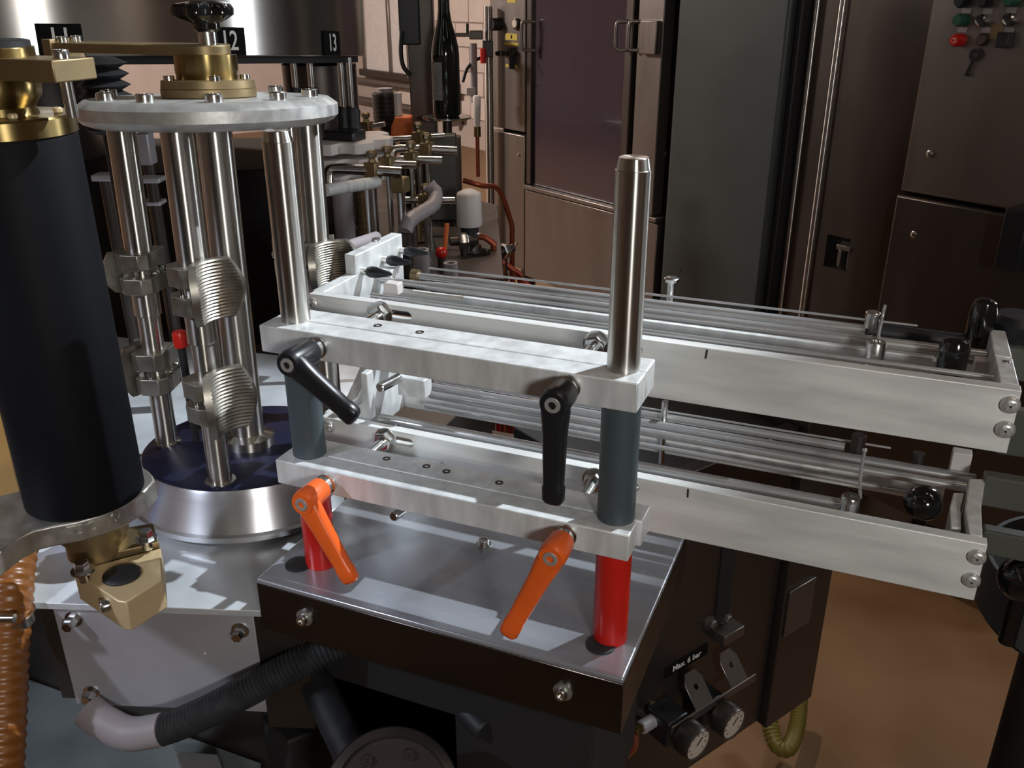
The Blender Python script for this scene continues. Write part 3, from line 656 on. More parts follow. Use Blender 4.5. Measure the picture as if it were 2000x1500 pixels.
# ---- brass pivot block
zk = -.083
pts = [P(u, v, z=zk) for u, v in ((143, 1116), (230, 1174), (246, 1176), (317, 1132), (314, 1070))]
t = Thing('pivot_block', 'pale brass block with a black plug on top below the roller bracket', 'block')
m = MB(.0012); m.prism([(p.x, p.y) for p in pts], (0, 0, zk-.030), X, Y, .030); t.part('body', m, 'brass_light')
m = MB(.001); bx_ = [P(u, v, z=zk) for u, v in ((175, 1098), (312, 1068), (300, 1030), (180, 1050))]; m.prism([(p.x, p.y) for p in bx_], (0, 0, zk-.03), X, Y, .035); t.part('rear_step', m, 'bronze_dull')
p = P(238, 1124, z=zk); m = MB(); m.lathe(p, Z, [(.0160, 0), (.0160, .0015), (.0148, .0026), (.010, .0036), (.0005, .004)], 40); t.part('plug', m, 'black_rubber')
p = P(213, 1180, z=zk-.012); m = MB(); capscrew(m, p, Vector((-.5, -.86, 0)), .006, .007); t.part('cap_screw', m, 'polished_steel')
t.done()
# ================================================================== TABLE, PANEL, HOSES
ta, tb_ = P(490, 1192, z=TBZ), P(75, 1177, z=TBZ); td = (ta-tb_).normalized(); tn = Vector((td.y, -td.x, 0))
t = Thing('machine_table', 'grey steel table plate under the round turret with bolted front panel', 'table')
q = [ta+td*.012, tb_-td*.55, tb_-td*.55-tn*.8, ta+td*.012-tn*.62]
m = MB(.001); m.prism([(p.x, p.y) for p in q], (0, 0, TBZ-.008), X, Y, .0078); t.part('table_plate', m, 'table_steel')
def pp(u, v, off):
    r = ray(u, v); k = (ta+tn*off-CAM).dot(tn)/r.dot(tn); return CAM+r*k
po = -.004
c0, c1 = pp(104, 1195, po), pp(494, 1200, po); zbm = pp(155, 1376, po).z
m = MB(.0012); m.prism([(0, zbm), ((c1-c0).dot(td), zbm), ((c1-c0).dot(td), TBZ-.0085), (0, TBZ-.0085)], Vector((c0.x, c0.y, 0))-tn*.003, td, Z, .003)
m.v = [v for v in m.v]; t.part('front_panel', m, 'panel_steel')
for u, v, hh in ((133, 1216, .014), (168, 1360, .012), (458, 1238, .012)):
    p = pp(u+12, v-8, po); m = MB(); bolt(m, p, tn, .0062, hh); t.part('hex_bolt', m, 'polished_steel')
p = pp(400, 1276, po); m = MB(); m.ball(p, .0015, 10); t.part('rivet', m, 'white_plastic')
m = MB(.001); m.prism([(-.02, zbm), (-.002, zbm), (-.002, TBZ-.0085), (-.02, TBZ-.0085)], Vector((c0.x, c0.y, 0))-tn*.02, td, Z, .012); t.part('side_flange', m, 'dark_steel')
m = MB(.001); m.prism([(.0, zbm-.02), (.05, zbm-.02), (.05, TBZ-.0085), (.0, TBZ-.0085)], Vector((c1.x, c1.y, 0))-tn*.004, td, Z, .004); t.part('rusty_plate', m, 'dark_steel')
t.done()
t = Thing('machine_stand', 'dark steel machine stand resting on the brown floor below the table', 'machine base')
m = MB(.002); m.bx(-.75, .16, .03, .62, FL, TBZ-.012-.09); t.part('base_cabinet', m, 'dark_steel')
m = MB(.002); m.bx(-.70, -.05, .05, .60, TBZ-.105, TBZ-.0082); t.part('table_support', m, 'dark_steel')
m = MB(.002); m.bx(.0, .30, .03, PB-.01, TBZ-.25, -.1792); t.part('box_support', m, 'black_matt')
t.done()
zs = -.43
m = MB(.002); q = [P(u, v, z=zs) for u, v in ((-400, 1150), (-300, 1700), (330, 1720), (560, 1430), (640, 1260), (300, 1180))]; q = [Vector((p.x, min(p.y, .028), p.z)) for p in q]
m.prism([(p.x, p.y) for p in q], (0, 0, zs-.02), X, Y, .02)
t = Thing('lower_shelf', 'grey steel shelf plate below the bolted panel at bottom left', 'shelf'); t.part('shelf_plate', m, 'shelf_steel')
for u, v in ((60, 1480), (300, 1560)):
    p = P(u, v, z=zs); m = MB(); m.bx(p.x-.015, p.x+.015, p.y-.015, p.y+.015, FL, zs-.0202); t.part('leg', m, 'dark_steel')
t.done()
def hose(name, pts, r, mt, la, cat, pitch=.0042, amp=.10, sub=4, smooth_from=None, extra=None):
    path = resample(smooth_path(pts, 10), pitch/sub); m = MB()
    N = len(path)
    def rf(i):
        k = amp
        if smooth_from is not None and i/N < smooth_from: k = amp*.15
        return r*(1+k*math.cos(2*math.pi*i/sub))
    m.tube(path, r, 16, rf)
    t = Thing(name, la, cat); t.part('corrugated_tube', m, mt)
    if extra: extra(t)
    return t.done()
hp = [(172, 1388, .922), (205, 1412, .918), (255, 1433, .914), (320, 1424, .908), (400, 1392, .902), (500, 1340, .896), (590, 1292, .895), (660, 1258, .905), (730, 1225, .925), (790, 1200, .95)]
def sheath(t):
    m = MB(); pa = smooth_path([P(u, v, d=d) for u, v, d in hp[:4]], 8); m.tube(pa, .0168, 18); t.part('pale_sheath', m, 'grey_plastic')  # paler tube over the first stretch of the hose
hose('black_hose', [P(u, v, d=d) for u, v, d in hp], .0150, 'black_hose', 'black ribbed hose curving under the base box with a pale end', 'hose', extra=sheath)
ap = [(34, 1040, .92), (26, 1090, .90), (18, 1180, .88), (10, 1280, .865), (4, 1400, .85), (-2, 1520, .84), (-8, 1640, .83)]
def clip(t):
    p = P(16, 1206, d=.876); m = MB(); m.ring(p-Z*.005, Z, .0222, .0245, .009, 36); q = P(12, 1208, d=.846); m.cyl(q-RT*.008, q+RT*.008, .0045, n=12); t.part('hose_clip', m, 'polished_steel')
hose('amber_hose', [P(u, v, d=d) for u, v, d in ap], .0212, 'amber_hose', 'amber ribbed hose hanging at the bottom left corner', 'hose', .0105, .04, 6, extra=clip)
m = MB(.002); p = P(10, 850, d=.98); m.bx(p.x-.06, p.x+.014, p.y-.01, p.y+.02, TBZ+.0002, zat(p.x, p.y, 640)); solo('wooden_board', m, 'wood', 'upright wooden board behind the black roller at left edge', 'board')
t = Thing('blue_cable', 'blue plastic air line standing behind the black roller', 'air line'); p = P(14, 760, d=.93); m = MB(); m.tube(smooth_path([Vector((p.x+.012, p.y+.01, TBZ+.0002)), P(38, 800, d=.93), P(8, 690, d=.93), P(-30, 560, d=.93)]), .004, 10); t.part('tube', m, 'blue_plastic'); t.done()
# ---- motor group below the base box
t = Thing('drive_motor', 'dark drive motor housing with bolted round flange below the base box', 'motor')
q = P(765, 1555, d=.80); nrm = (CAM-q).normalized(); nrm = (nrm+Z*.4).normalized()
m = MB(); m.lathe(q-nrm*.05, nrm, [(.062, 0), (.062, .045), (.060, .048), (.052, .050), (.050, .047), (.02, .047)], 64); t.part('flange', m, 'dark_steel')
ex, ey, ez = basis(nrm)
for a in range(0, 360, 60):
    d = ex*math.cos(math.radians(a))+ey*math.sin(math.radians(a)); m = MB(); capscrew(m, q-nrm*.003+d*.038, nrm, .005, .004); t.part('bolt', m, 'dark_steel')
m = MB(.002); m.prism([(p.x, p.y) for p in [P(u, v, z=-.36) for u, v in ((700, 1470), (960, 1425), (1010, 1470), (900, 1560), (700, 1600))]], (0, 0, -.38), X, Y, .02); t.part('mount_plate', m, 'cabinet_dark')
p = P(966, 1456, z=-.36); m = MB(); bolt(m, p, Z, .007, .006); t.part('hex_bolt', m, 'polished_steel')
m = MB(); m.cyl(P(870, 1345, d=.92), P(948, 1428, d=.88), .012, ch=.002); t.part('shaft', m, 'black_rubber')
m = MB(); m.cyl(P(600, 1300, d=.95), P(690, 1480, d=.86), .017, ch=.002); t.part('strut', m, 'black_rubber')
m = MB(.003); m.prism([(p.x, p.y) for p in [P(u, v, z=-.34) for u, v in ((510, 1400), (790, 1290), (830, 1340), (560, 1450))]], (0, 0, -.40), X, Y, .06); t.part('gearbox', m, 'black_matt')
m = MB(.002); c = P(700, 1400, z=-.37); m.bx(c.x-.05, c.x+.05, c.y-.02, .0298, -.40, -.35); t.part('mounting_arm', m, 'dark_steel')
t.done()
t = Thing('sensor_bracket', 'small shiny steel bracket with two cap screws at bottom below the black hose', 'bracket')
q = [P(u, v, z=-.40) for u, v in ((540, 1470), (598, 1480), (612, 1505), (560, 1515))]
m = MB(.001); m.prism([(p.x, p.y) for p in q], (0, 0, -.404), X, Y, .004); t.part('plate', m, 'panel_steel')
for u, v in ((564, 1488), (596, 1478)):
    p = P(u, v, z=-.40); m = MB(); capscrew(m, p, Z, .005, .008); t.part('cap_screw', m, 'polished_steel')
p = P(560, 1500, z=-.404); m = MB(); m.cyl((p.x, p.y+.01, FL), (p.x, p.y+.01, -.404), .012); t.part('stand', m, 'dark_steel')
t.done()
p = P(385, 1500, z=-.425); q = [P(u, v, z=-.41) for u, v in ((340, 1465), (425, 1472), (442, 1520), (370, 1530))]
m = MB(.001); m.prism([(p.x, p.y) for p in q], (0, 0, zs+.0002), X, Y, .019); solo('pale_block', m, 'panel_steel', 'pale lit steel block lying on the shelf under the black hose', 'block')
# ================================================================== CABINET LINE
def panel(name, mt, u0, v0, u1, v1, off0, off1, t=None, bev=.003, par=None, vm=None):
    """box between two pixel corners measured on the front plane at offset off1"""
    s0, za_ = W(u0, v0, off1); s1, zb_ = W(u1, v1, off1)
    m = MB(bev); wbox(m, min(s0, s1), max(s0, s1), min(za_, zb_), max(za_, zb_), off0, off1)
    return t.part(name, m, mt, par) if t else m
def sx_(u, v, off=0.): return W(u, v, off)[0]
def sz_(u, v, off=0.): return W(u, v, off)[1]
ZTOP = 1.25
def sbox(t, name, mt, s0, s1, z0, z1, o0, o1, bev=.003, par=None):
    m = MB(bev); wbox(m, s0, s1, z0, z1, o0, o1); return t.part(name, m, mt, par)
def handle(t, u, v0, v1, off, reach=.035, r=.006, lean=.03):
    s, za_ = W(u, v0, off); _, zb_ = W(u, v1, off)
    pts = [wp(s+lean, za_, off), wp(s+lean*.2, za_, off+reach*.8), wp(s, za_-.012, off+reach), wp(s, zb_+.012, off+reach), wp(s+lean*.2, zb_, off+reach*.8), wp(s+lean, zb_, off)]
    m = MB(); m.tube(smooth_path(pts, 5), r, 10); return t.part('handle', m, 'cabinet_steel')
# ---- glass door machine
t = Thing('glass_door_cabinet', 'tall stainless machine cabinet with dark tinted glass doors and bar handles', 'cabinet')
sA, sB = sx_(967, 200), sx_(1034, 200); sC = sx_(1310, 200); zL = sz_(1030, 525); zM = sz_(1000, 255); zG = sz_(1040, 370)
sbox(t, 'carcass', 'black_matt', sA+.02, sC-.02, zL+.02, ZTOP, -.7, -.26)
sbox(t, 'inner_wall', 'black_matt', sA+.02, sA+.04, zL+.02, ZTOP, -.26, -.021)
sbox(t, 'inner_wall', 'black_matt', sC-.04, sC-.02, zL+.02, ZTOP, -.26, -.021)
sbox(t, 'back_sheet', 'grey_plastic', sB+.13, sC-.06, zG+.25, ZTOP, -.258, -.25)
sbox(t, 'control_panel', 'cabinet_steel', sA, sB, zM+.006, ZTOP, -.02, .02)
sbox(t, 'lower_left_door', 'cabinet_steel', sA, sB, zL, zM-.006, -.02, .022)
s1, s2, s3, s4 = sx_(1207, 200), sx_(1224, 200), sx_(1238, 200), sx_(1248, 200)
sbox(t, 'lower_right_door', 'cabinet_steel', sB+.006, sC, zL-.02, zG, -.02, .024)
sbox(t, 'sill', 'cabinet_steel', sB+.006, sC, zG+.004, zG+.02, -.02, .034)
g0 = sbox(t, 'door_frame', 'cabinet_dark', sB+.008, sB+.035, zG+.022, ZTOP, -.015, .02)
sbox(t, 'glass_pane', 'dark_glass', sB+.036, s1+.03, zG+.022, ZTOP, -.01, .008, .001)
sbox(t, 'door_frame', 'cabinet_dark', s2, s3, zG+.022, ZTOP, -.015, .02)
sbox(t, 'door_frame', 'cabinet_steel', s4+.01, sC-.02, zG+.022, ZTOP, -.015, .03)
sbox(t, 'inner_board', 'white_plastic', sB+.05, sB+.10, zG+.3, ZTOP, -.18, -.14)
sbox(t, 'yellow_board', 'yellow_print', sB+.05, sB+.10, zG+.22, zG+.3, -.18, -.14)
for u in (1035, 1221, 1246): handle(t, u, 42, 97, .02)
s0, z0 = W(1278, 40, .03); s1_, z1_ = W(1262, 105, .03); sbox(t, 'handle_plate', 'cabinet_steel', s0-.04, s0+.03, z1_, z0, .03, .05)
def cknob(u, v, r, h, mt='black_plastic', nm='knob', off=.02):
    s, z = W(u, v, off); c = wp(s, z, off); m = MB(); m.lathe(c, NN, [(r, 0), (r, h*.7), (r*.8, h)], 24); return t.part(nm, m, mt)
cknob(975, 47, .022, .035); cknob(1010, 46, .020, .012, 'cabinet_dark', 'gauge_case'); cknob(1010, 46, .016, .0135, 'gauge_face', 'gauge_face')
for u in (978, 987, 996, 1009): cknob(u, 104, .009, .02)
m = MB(.001); s, z = W(1004, 114, .02); m.box(wp(s, z, .03), (.01, .02, .07), WAX); t.part('switch', m, 'black_plastic')
for v, w_ in ((2, .05), (72, .07), (86, .08), (129, .07)):
    s, z = W(999, v, .02); m = MB(); m.box(wp(s, z, .0205), (w_, .001, .022 if v == 72 else .010), WAX); t.part('yellow_label', m, 'yellow_print')
s, z = W(999, 72, .021); m = MB(); m.text('-070 - FILL-A', wp(s, z, .0212), EE, Z, .011, .0002) if False else m.box(wp(s, z, .0212), (.008, .0006, .012), WAX); t.part('label_mark', m, 'label_black')
for u, v in ((1013, 302), (1008, 476)): cknob(u, v, .006, .005, 'polished_steel', 'screw', .022)
for s in (sA+.08, sC-.1):
    m = MB(); m.cyl(wp(s, FL, -.1), wp(s, zL, -.1), .03); t.part('leg', m, 'cabinet_dark'); m = MB(); m.cyl(wp(s, FL, -.6), wp(s, zL, -.6), .03); t.part('leg', m, 'cabinet_dark')
t.done()
# ---- dark grey panel machine, steel post and right cabinets
t = Thing('grey_panel_cabinet', 'large matt dark grey cabinet panel behind the right polished post', 'cabinet')
sP0, sP1 = sx_(1312, 200, .05), sx_(1524, 200, .05); zPb = sz_(1480, 860, .05)
sbox(t, 'front_panel', 'panel_grey', sP0, sP1, zPb, ZTOP, .0, .05, .012)
sbox(t, 'carcass', 'black_matt', sP0+.03, sP1+.02, zPb, ZTOP, -.6, -.0)
sbox(t, 'dark_gap_strip', 'black_rubber', sP1+.003, sP1+.022, zPb-.02, ZTOP, -.05, .03, .003)  # black strip standing in for the dark gap beside the panel
m = MB(); s, z = W(1328, 527, .05); capscrew(m, wp(s, z, .05), NN, .005, .002); t.part('screw', m, 'panel_grey')
for k, v in enumerate((20, 70, 118, 155, 300)):
    s, z = W(1300, v, -.02); m = MB(.002); m.box(wp(s, z, -.03), (.03, .05, .02+.01*(k % 2)), WAX); t.part('terminal', m, 'cabinet_dark')
for s in (sP0+.06, sP1-.06):
    m = MB(); m.cyl(wp(s, FL, -.3), wp(s, zPb, -.3), .03); t.part('leg', m, 'black_matt')
t.done()
sQ0 = sx_(1549, 187, .02); sQ1 = sx_(1622, 187, .02); sR1 = sx_(1786, 180, .02); zRb = sz_(1700, 925, .02)
t = Thing('steel_column', 'tall rounded stainless column with two bright edges beside the grey panel', 'column')
m = MB(); r0 = (sQ1-sQ0)/2
for sc in (sQ0+.020, sQ1-.018):
    m = MB(); m.cyl(wp(sc, FL, -.01), wp(sc, ZTOP, -.01), 0.011 if sc < sQ1-.03 else 0.012, n=36); t.part('edge_tube', m, 'drum_steel')
sbox(t, 'web', 'cabinet_dark', sQ0+.020, sQ1-.018, FL, ZTOP, -.05, -.004)
t.done()
t = Thing('latch_door', 'dark stainless door with a recessed slide latch between column and control cabinet', 'door panel')
sl0, zl0 = W(1621, 456, -.02); sl1, zl1 = W(1657, 530, -.02)
def holep(s0, s1, z0, z1, h): return [(s0, z0), (s1, z0), (s1, z1), (s0, z1)], [[(h[0], h[2]), (h[1], h[2]), (h[1], h[3]), (h[0], h[3])]]
m = MB(); o_, h_ = holep(sQ1-.01, sR1+.005, zRb, ZTOP, (sl0, sl1, zl1, zl0)); m.prism(o_, wp(0, 0, -.03)-Z*0, EE, Z, .02, h_)
m.v = [v for v in m.v]; t.part('door_sheet', m, 'cabinet_dark')
sbox(t, 'recess', 'black_matt', sl0-.01, sl1+.01, zl1-.01, zl0+.01, -.10, -.032)
sm = (sl0+sl1)/2; sbox(t, 'latch_head', 'cabinet_steel', sm-.002, sl1+.004, zl0-.032, zl0-.020, -.03, -.005, .001); sbox(t, 'latch_pin', 'cabinet_steel', sm-.004, sm+.006, zl1+.006, zl0-.036, -.06, -.02, .001)
sbox(t, 'latch_pin', 'cabinet_steel', sl1-.010, sl1-.004, zl1+.004, zl0-.036, -.06, -.02, .001)
sbox(t, 'carcass', 'black_matt', sQ1+.02, sR1, zRb+.02, ZTOP, -.6, -.11)
m = MB(); m.cyl(wp(sQ1+.08, FL, -.3), wp(sQ1+.08, zRb+.02, -.3), .03); t.part('leg', m, 'black_matt')
t.done()
t = Thing('control_cabinet', 'dark stainless control cabinet with rows of push buttons and a hanging key', 'cabinet')
zS = sz_(1880, 398, .05); sE = sx_(2230, 300, .05); sR2 = sx_(1790, 180, .05)
sbox(t, 'upper_door', 'cabinet_steel', sR2, sE, zS+.004, ZTOP, .0, .05, .006)
sbox(t, 'lower_door', 'cabinet_dark', sR2-.005, sE, zRb-.05, zS-.004, .0, .055, .006)
sbox(t, 'carcass', 'black_matt', sR2+.01, sE-.02, zRb-.05, ZTOP, -.6, .0)
sbox(t, 'plinth', 'black_matt', sR2+.15, sE-.05, FL, zRb-.05, -.5, -.1)
def cb(u, v, r, h, mt, nm='push_button', off=.05, par=None):
    s, z = W(u, v, off); c = wp(s, z, off); m = MB(); m.lathe(c, NN, [(r, 0), (r, h*.7), (r*.75, h)], 24); return t.part(nm, m, mt, par)
for u, v, mt in ((1886, 2, 'black_plastic'), (1930, 2, 'black_plastic'), (1982, 0, 'green_plastic'), (1883, 39, 'green_plastic'), (1877, 78, 'red_plastic')):
    i = cb(u, v, .0135, .03, mt)
    if v == 78: cb(u, v, .0065, .0315, 'letter_white', 'button_ring', par=i); cb(u, v, .0045, .033, 'red_plastic', 'button_centre', par=i)
for u, v in ((1918, 40), (1972, 38)):
    i = cb(u, v, .0125, .012, 'polished_steel', 'selector_ring'); s, z = W(u-2, v+2, .065); m = MB(.001); m.box(wp(s, z, .065), (.007, .02, .024), (EE*.7+Z*.7, NN*-1, Z*.7-EE*.7)); t.part('selector_lever', m, 'black_plastic', i)
i = cb(1922, 77, .0125, .014, 'cabinet_dark', 'key_switch')
s, z = W(1968, 78, .05); m = MB(.002); m.box(wp(s, z, .062), (.026, .024, .03), WAX); t.part('rocker_switch', m, 'black_plastic')
for u, v in ((1889, 21), (1930, 22), (1976, 20), (1881, 58), (1926, 59), (1971, 59)):
    s, z = W(u, v, .05); m = MB(.0006); m.box(wp(s, z, .0515), (.020, .003, .011), WAX); t.part('button_label', m, 'grey_plastic')
s, z = W(1946, 62, .05); m = MB(.0006); m.box(wp(s, z, .0508), (.026, .0016, .028), WAX); t.part('yellow_plate', m, 'bronze_dull')
for u, v in ((1777, 458), (1808, 300)):
    s, z = W(u+8, v, .055); m = MB(); m.lathe(wp(max(s, sR2+.015), z, .053), NN, [(.008, 0), (.008, .003), (.005, .0045)], 20); t.part('quarter_turn_lock', m, 'polished_steel')
t.done()
t = Thing('cabinet_key', 'dark key hanging below the key switch of the control cabinet', 'key')
s, z = W(1899, 108, .07); ex_k = (Z*.96+EE*.28).normalized(); ey_k = NN
m = MB(); c = wp(s, z, .057); sk = ex_k.cross(NN).normalized()
m.ring(c-NN*.0012, NN, .006, .0135, .0024, 24); m.box(c-ex_k*.028, (.006, .0024, .034), (sk, NN, ex_k)); m.box(c-ex_k*.041+sk*.004, (.008, .0024, .006), (sk, NN, ex_k)); t.part('key_blade', m, 'black_plastic')
a_ = wp(W(1913, 84, .064)[0], W(1913, 84, .064)[1], .064); m = MB(); m.tube(smooth_path([a_, c+ex_k*.02+NN*.004, c+ex_k*.010+NN*.001]), .0012, 8); t.part('key_ring', m, 'polished_steel')
t.done()
m = MB(.004); s, z = W(1995, 455, .06); m.box(wp(s+.02, z, .102), (.05, .09, .13), WAX); solo('cable_gland_box', m, 'black_plastic', 'black box fixed to the control cabinet at the right picture edge', 'box')
# ================================================================== CAROUSEL DRUM
DA = RT.cross(ray(1000, 110)).normalized()
if DA.z < 0: DA = -DA
DR = .68; DC = P(80, 110, d=1.90)
t = Thing('carousel_drum', 'huge brushed steel carousel drum with black number plates 11 12 and 13', 'drum')
m = MB(); m.lathe(DC, DA, [(DR-.02, 0), (DR-.002, .0), (DR, .002), (DR, .62)], 160); t.part('drum_shell', m, 'drum_steel')
dx, dy, dz = basis(DA)
def dth(u):
    best = None
    for i in range(720):
        a = 2*math.pi*i/720; d = dx*math.cos(a)+dy*math.sin(a); q = DC+d*DR
        if d.dot(CAM-q) <= 0: continue
        e = abs(pr(q)[0]-u)
        if best is None or e < best[0]: best = (e, a)
    return best[1]
for u, tx, v0, v1 in ((122, '11', 52, 108), (447, '12', 59, 110), (647, '13', 64, 109)):
    a = dth(u); d = dx*math.cos(a)+dy*math.sin(a); tg = DA.cross(d); k = pr(DC+d*DR)[2]/FPX; hh = .044
    w_ = .062; c = DC+d*(DR+.0012)+DA*(hh/2+.001); m = MB(.0005, 1); m.box(c, (w_, .004, hh), (tg, -d, DA)); i = t.part('number_plate', m, 'label_black')
    m = MB(); m.text(tx, c+d*.0021, tg*.78, DA, hh*.98, .0002, .0004); t.part('number', m, 'letter_white', i)
m = MB(); m.lathe(DC-DA*.012, DA, [(.30, 0), (DR-.02, .0), (DR-.02, .012), (.30, .012)], 96); t.part('underside', m, 'black_matt')
t.done()
cq = P(622, 112, d=2.15); m = MB(); m.cyl((cq.x, cq.y, -.1398), (cq.x, cq.y, cq.z-.014), .088, n=48); solo('support_column', m, 'cabinet_dark', 'thick grey support column under the right edge of the numbered drum', 'column')
cq = P(40, 300, d=2.2); m = MB(); m.cyl((cq.x, cq.y, .0202), (cq.x, cq.y, DC.z-.06), .20, n=48); solo('carousel_core', m, 'cabinet_dark', 'dark central core of the drum hidden behind the black roller', 'column')
def bottle_clamp(us, v0, v1, vb, d, la, vk):
    t = Thing('spindle', la, 'spindle', 'spindles under the carousel drum')
    for u in us:
        a = P(u, v0, d=d); b = a-Z*((v1-v0)*d/FPX); m = MB(); m.cyl(b, a, .0065, n=16); t.part('shaft', m, 'polished_steel')
        m = MB(); m.lathe(b-Z*(vb-v1)*d/FPX, Z, [(.016, 0), (.020, .01), (.014, .03), (.017, .05), (.012, (vb-v1)*d/FPX)], 20); t.part('rubber_sleeve', m, 'black_rubber')
    c = P(sum(us)/len(us), vk, d=d); m = MB(.004); m.box(c, (.075, .05, .03)); t.part('foot', m, 'black_plastic')
    return t.done()
bottle_clamp((572, 604), 112, 168, 250, 1.75, 'left pair of spindle shafts under the drum above the cast disc', 255)
bottle_clamp((664, 681), 112, 205, 262, 1.85, 'right pair of spindle shafts with black rubber sleeves under plate 13', 268)
# ---- dark bellows behind the roller
p = P(200, 150, d=1.12); m = MB(); zt2 = zat(p.x, p.y, 112); zb2 = zat(p.x, p.y, 260); nn_ = 7; pf = []
for i in range(nn_): z = zb2+(zt2-zb2)*i/nn_-zb2; st = (zt2-zb2)/nn_; pf += [(.020, z), (.032, z+st*.5)]
pf.append((.018, zt2-zb2)); m.lathe((p.x, p.y, zb2), Z, pf, 24); t = Thing('bellows', 'black rubber bellows behind the brass bearing block at top left', 'bellows'); t.part('rubber_folds', m, 'black_rubber'); m = MB(); m.cyl((p.x, p.y, TBZ+.0002), (p.x, p.y, zb2), .012); t.part('stem', m, 'black_rubber'); t.done()
# ================================================================== REAR CONVEYOR CLUTTER
BZ = -.14
q = [P(u, v, z=BZ) for u, v in ((560, 520), (985, 545), (972, 400), (560, 300))]
t = Thing('conveyor_bed', 'dark conveyor bed behind the round turret crowded with fittings', 'conveyor')
m = MB(.002); m.prism([(p.x, p.y) for p in q], (0, 0, BZ-.04), X, Y, .04); t.part('bed_plate', m, 'dark_steel')
for p in q:
    m = MB(); p = p.lerp(sum(q, Vector())/4, .15); m.cyl((p.x, p.y, FL), (p.x, p.y, BZ-.0402), .025, n=16); t.part('leg', m, 'dark_steel')
t.done()
BPOLY = [(p.x, p.y) for p in (P(u, v, z=BZ) for u, v in ((560, 520), (985, 545), (972, 400), (560, 300)))]
def gz(x, y):
    ins = False
    for i in range(4):
        (x0, y0), (x1, y1) = BPOLY[i], BPOLY[(i+1) % 4]
        if (y0 > y) != (y1 > y) and x < (x1-x0)*(y-y0)/(y1-y0)+x0: ins = not ins
    return BZ+.0002 if ins else FL
def down(t, p, r=.006, nm='stem', mt='polished_steel', z=BZ):
    m = MB(); m.cyl((p.x, p.y, z+.0002), (p.x, p.y, p.z), r, n=14); t.part(nm, m, mt)
def lrod(pts, ku, kv, d, r, la):
    t = Thing('fitting_rod', la, 'rod', 'bent guide rods with brass clamps')
    a = [P(u, v, d=d) for u, v in pts]
    m = MB(); m.tube(smooth_path(a, 6), r, 12); t.part('bent_rod', m, 'polished_steel')
    c = P(ku, kv, d=d); m = MB(.002); m.box(c, (.026, .026, .034)); t.part('brass_clamp', m, 'bronze_dull')
    m = MB(); m.lathe(c+Z*.017, Z, [(.008, 0), (.006, .006), (.011, .012), (.011, .018), (.007, .022)], 6); t.part('clamp_screw', m, 'bronze_dull')
    m = MB(); m.box(c+Z*.032, (.006, .026, .010), (RT, FH, Z)); t.part('wing', m, 'polished_steel')
    down(t, c-Z*.017, .006); return t.done()
lrod(((744, 296), (752, 282), (768, 273), (812, 270), (868, 266)), 818, 272, 2.10, .0075, 'bent rod with brass clamp pointing right just below the bottle stand')
lrod(((762, 312), (766, 298), (780, 291), (830, 291), (893, 294)), 834, 294, 2.00, .0095, 'longest bent rod with brass clamp pointing right, second below the bottle')
lrod(((772, 318), (776, 313), (790, 311), (830, 312), (863, 313)), 804, 312, 1.92, .0085, 'straight rod with brass clamp, third below the bottle stand')
lrod(((728, 326), (745, 322), (770, 321), (813, 322)), 758, 322, 1.86, .008, 'short straight rod with dull clamp beside the white star wheel')
lrod(((641, 360), (642, 338), (652, 330), (700, 331), (784, 336)), 728, 333, 1.78, .0105, 'bent rod with brass clamp nearest to the left polished post')
lrod(((708, 250), (725, 247), (752, 242)), 716, 250, 2.3, .006, 'short thin rod with dull clamp below the second number plate edge')
lrod(((792, 390), (830, 391), (889, 391)), 832, 394, 1.95, .0075, 'low straight rod with brass clamp in front of the grey column')
t = Thing('aluminium_roller', 'light grey aluminium roller bar lying in front of the brass clamps', 'roller')
a, b = P(634, 372, d=1.62), P(736, 356, d=1.78); m = MB(); m.cyl(a, b, .0115, ch=.001, n=28); t.part('roller_bar', m, 'aluminium'); down(t, a.lerp(b, .8)-Z*.010, .008); t.done()
t = Thing('upright_tube', 'upright grey tube under a brass tee at the conveyor', 'tube')
a = P(783, 372, d=1.80); m = MB(); m.cyl((a.x, a.y, BZ+.0002), a, .0085, n=20); t.part('tube', m, 'polished_steel'); m = MB(.002); m.box(a+Z*.012, (.028, .028, .030)); t.part('brass_tee', m, 'bronze_dull'); t.done()
t = Thing('grey_bar', 'dark grey round bar behind the tall end plate of the upper rack', 'bar')
a, b = P(655, 490, d=1.20), P(735, 463, d=1.34); m = MB(); m.cyl(a, b, .0085, ch=.001); t.part('bar', m, 'grey_plastic'); c = a.lerp(b, .8); m = MB(); m.cyl((c.x, c.y, TBZ-.1018), (c.x, c.y, c.z-.004), .006); t.part('stem', m, 'dark_steel'); t.done()
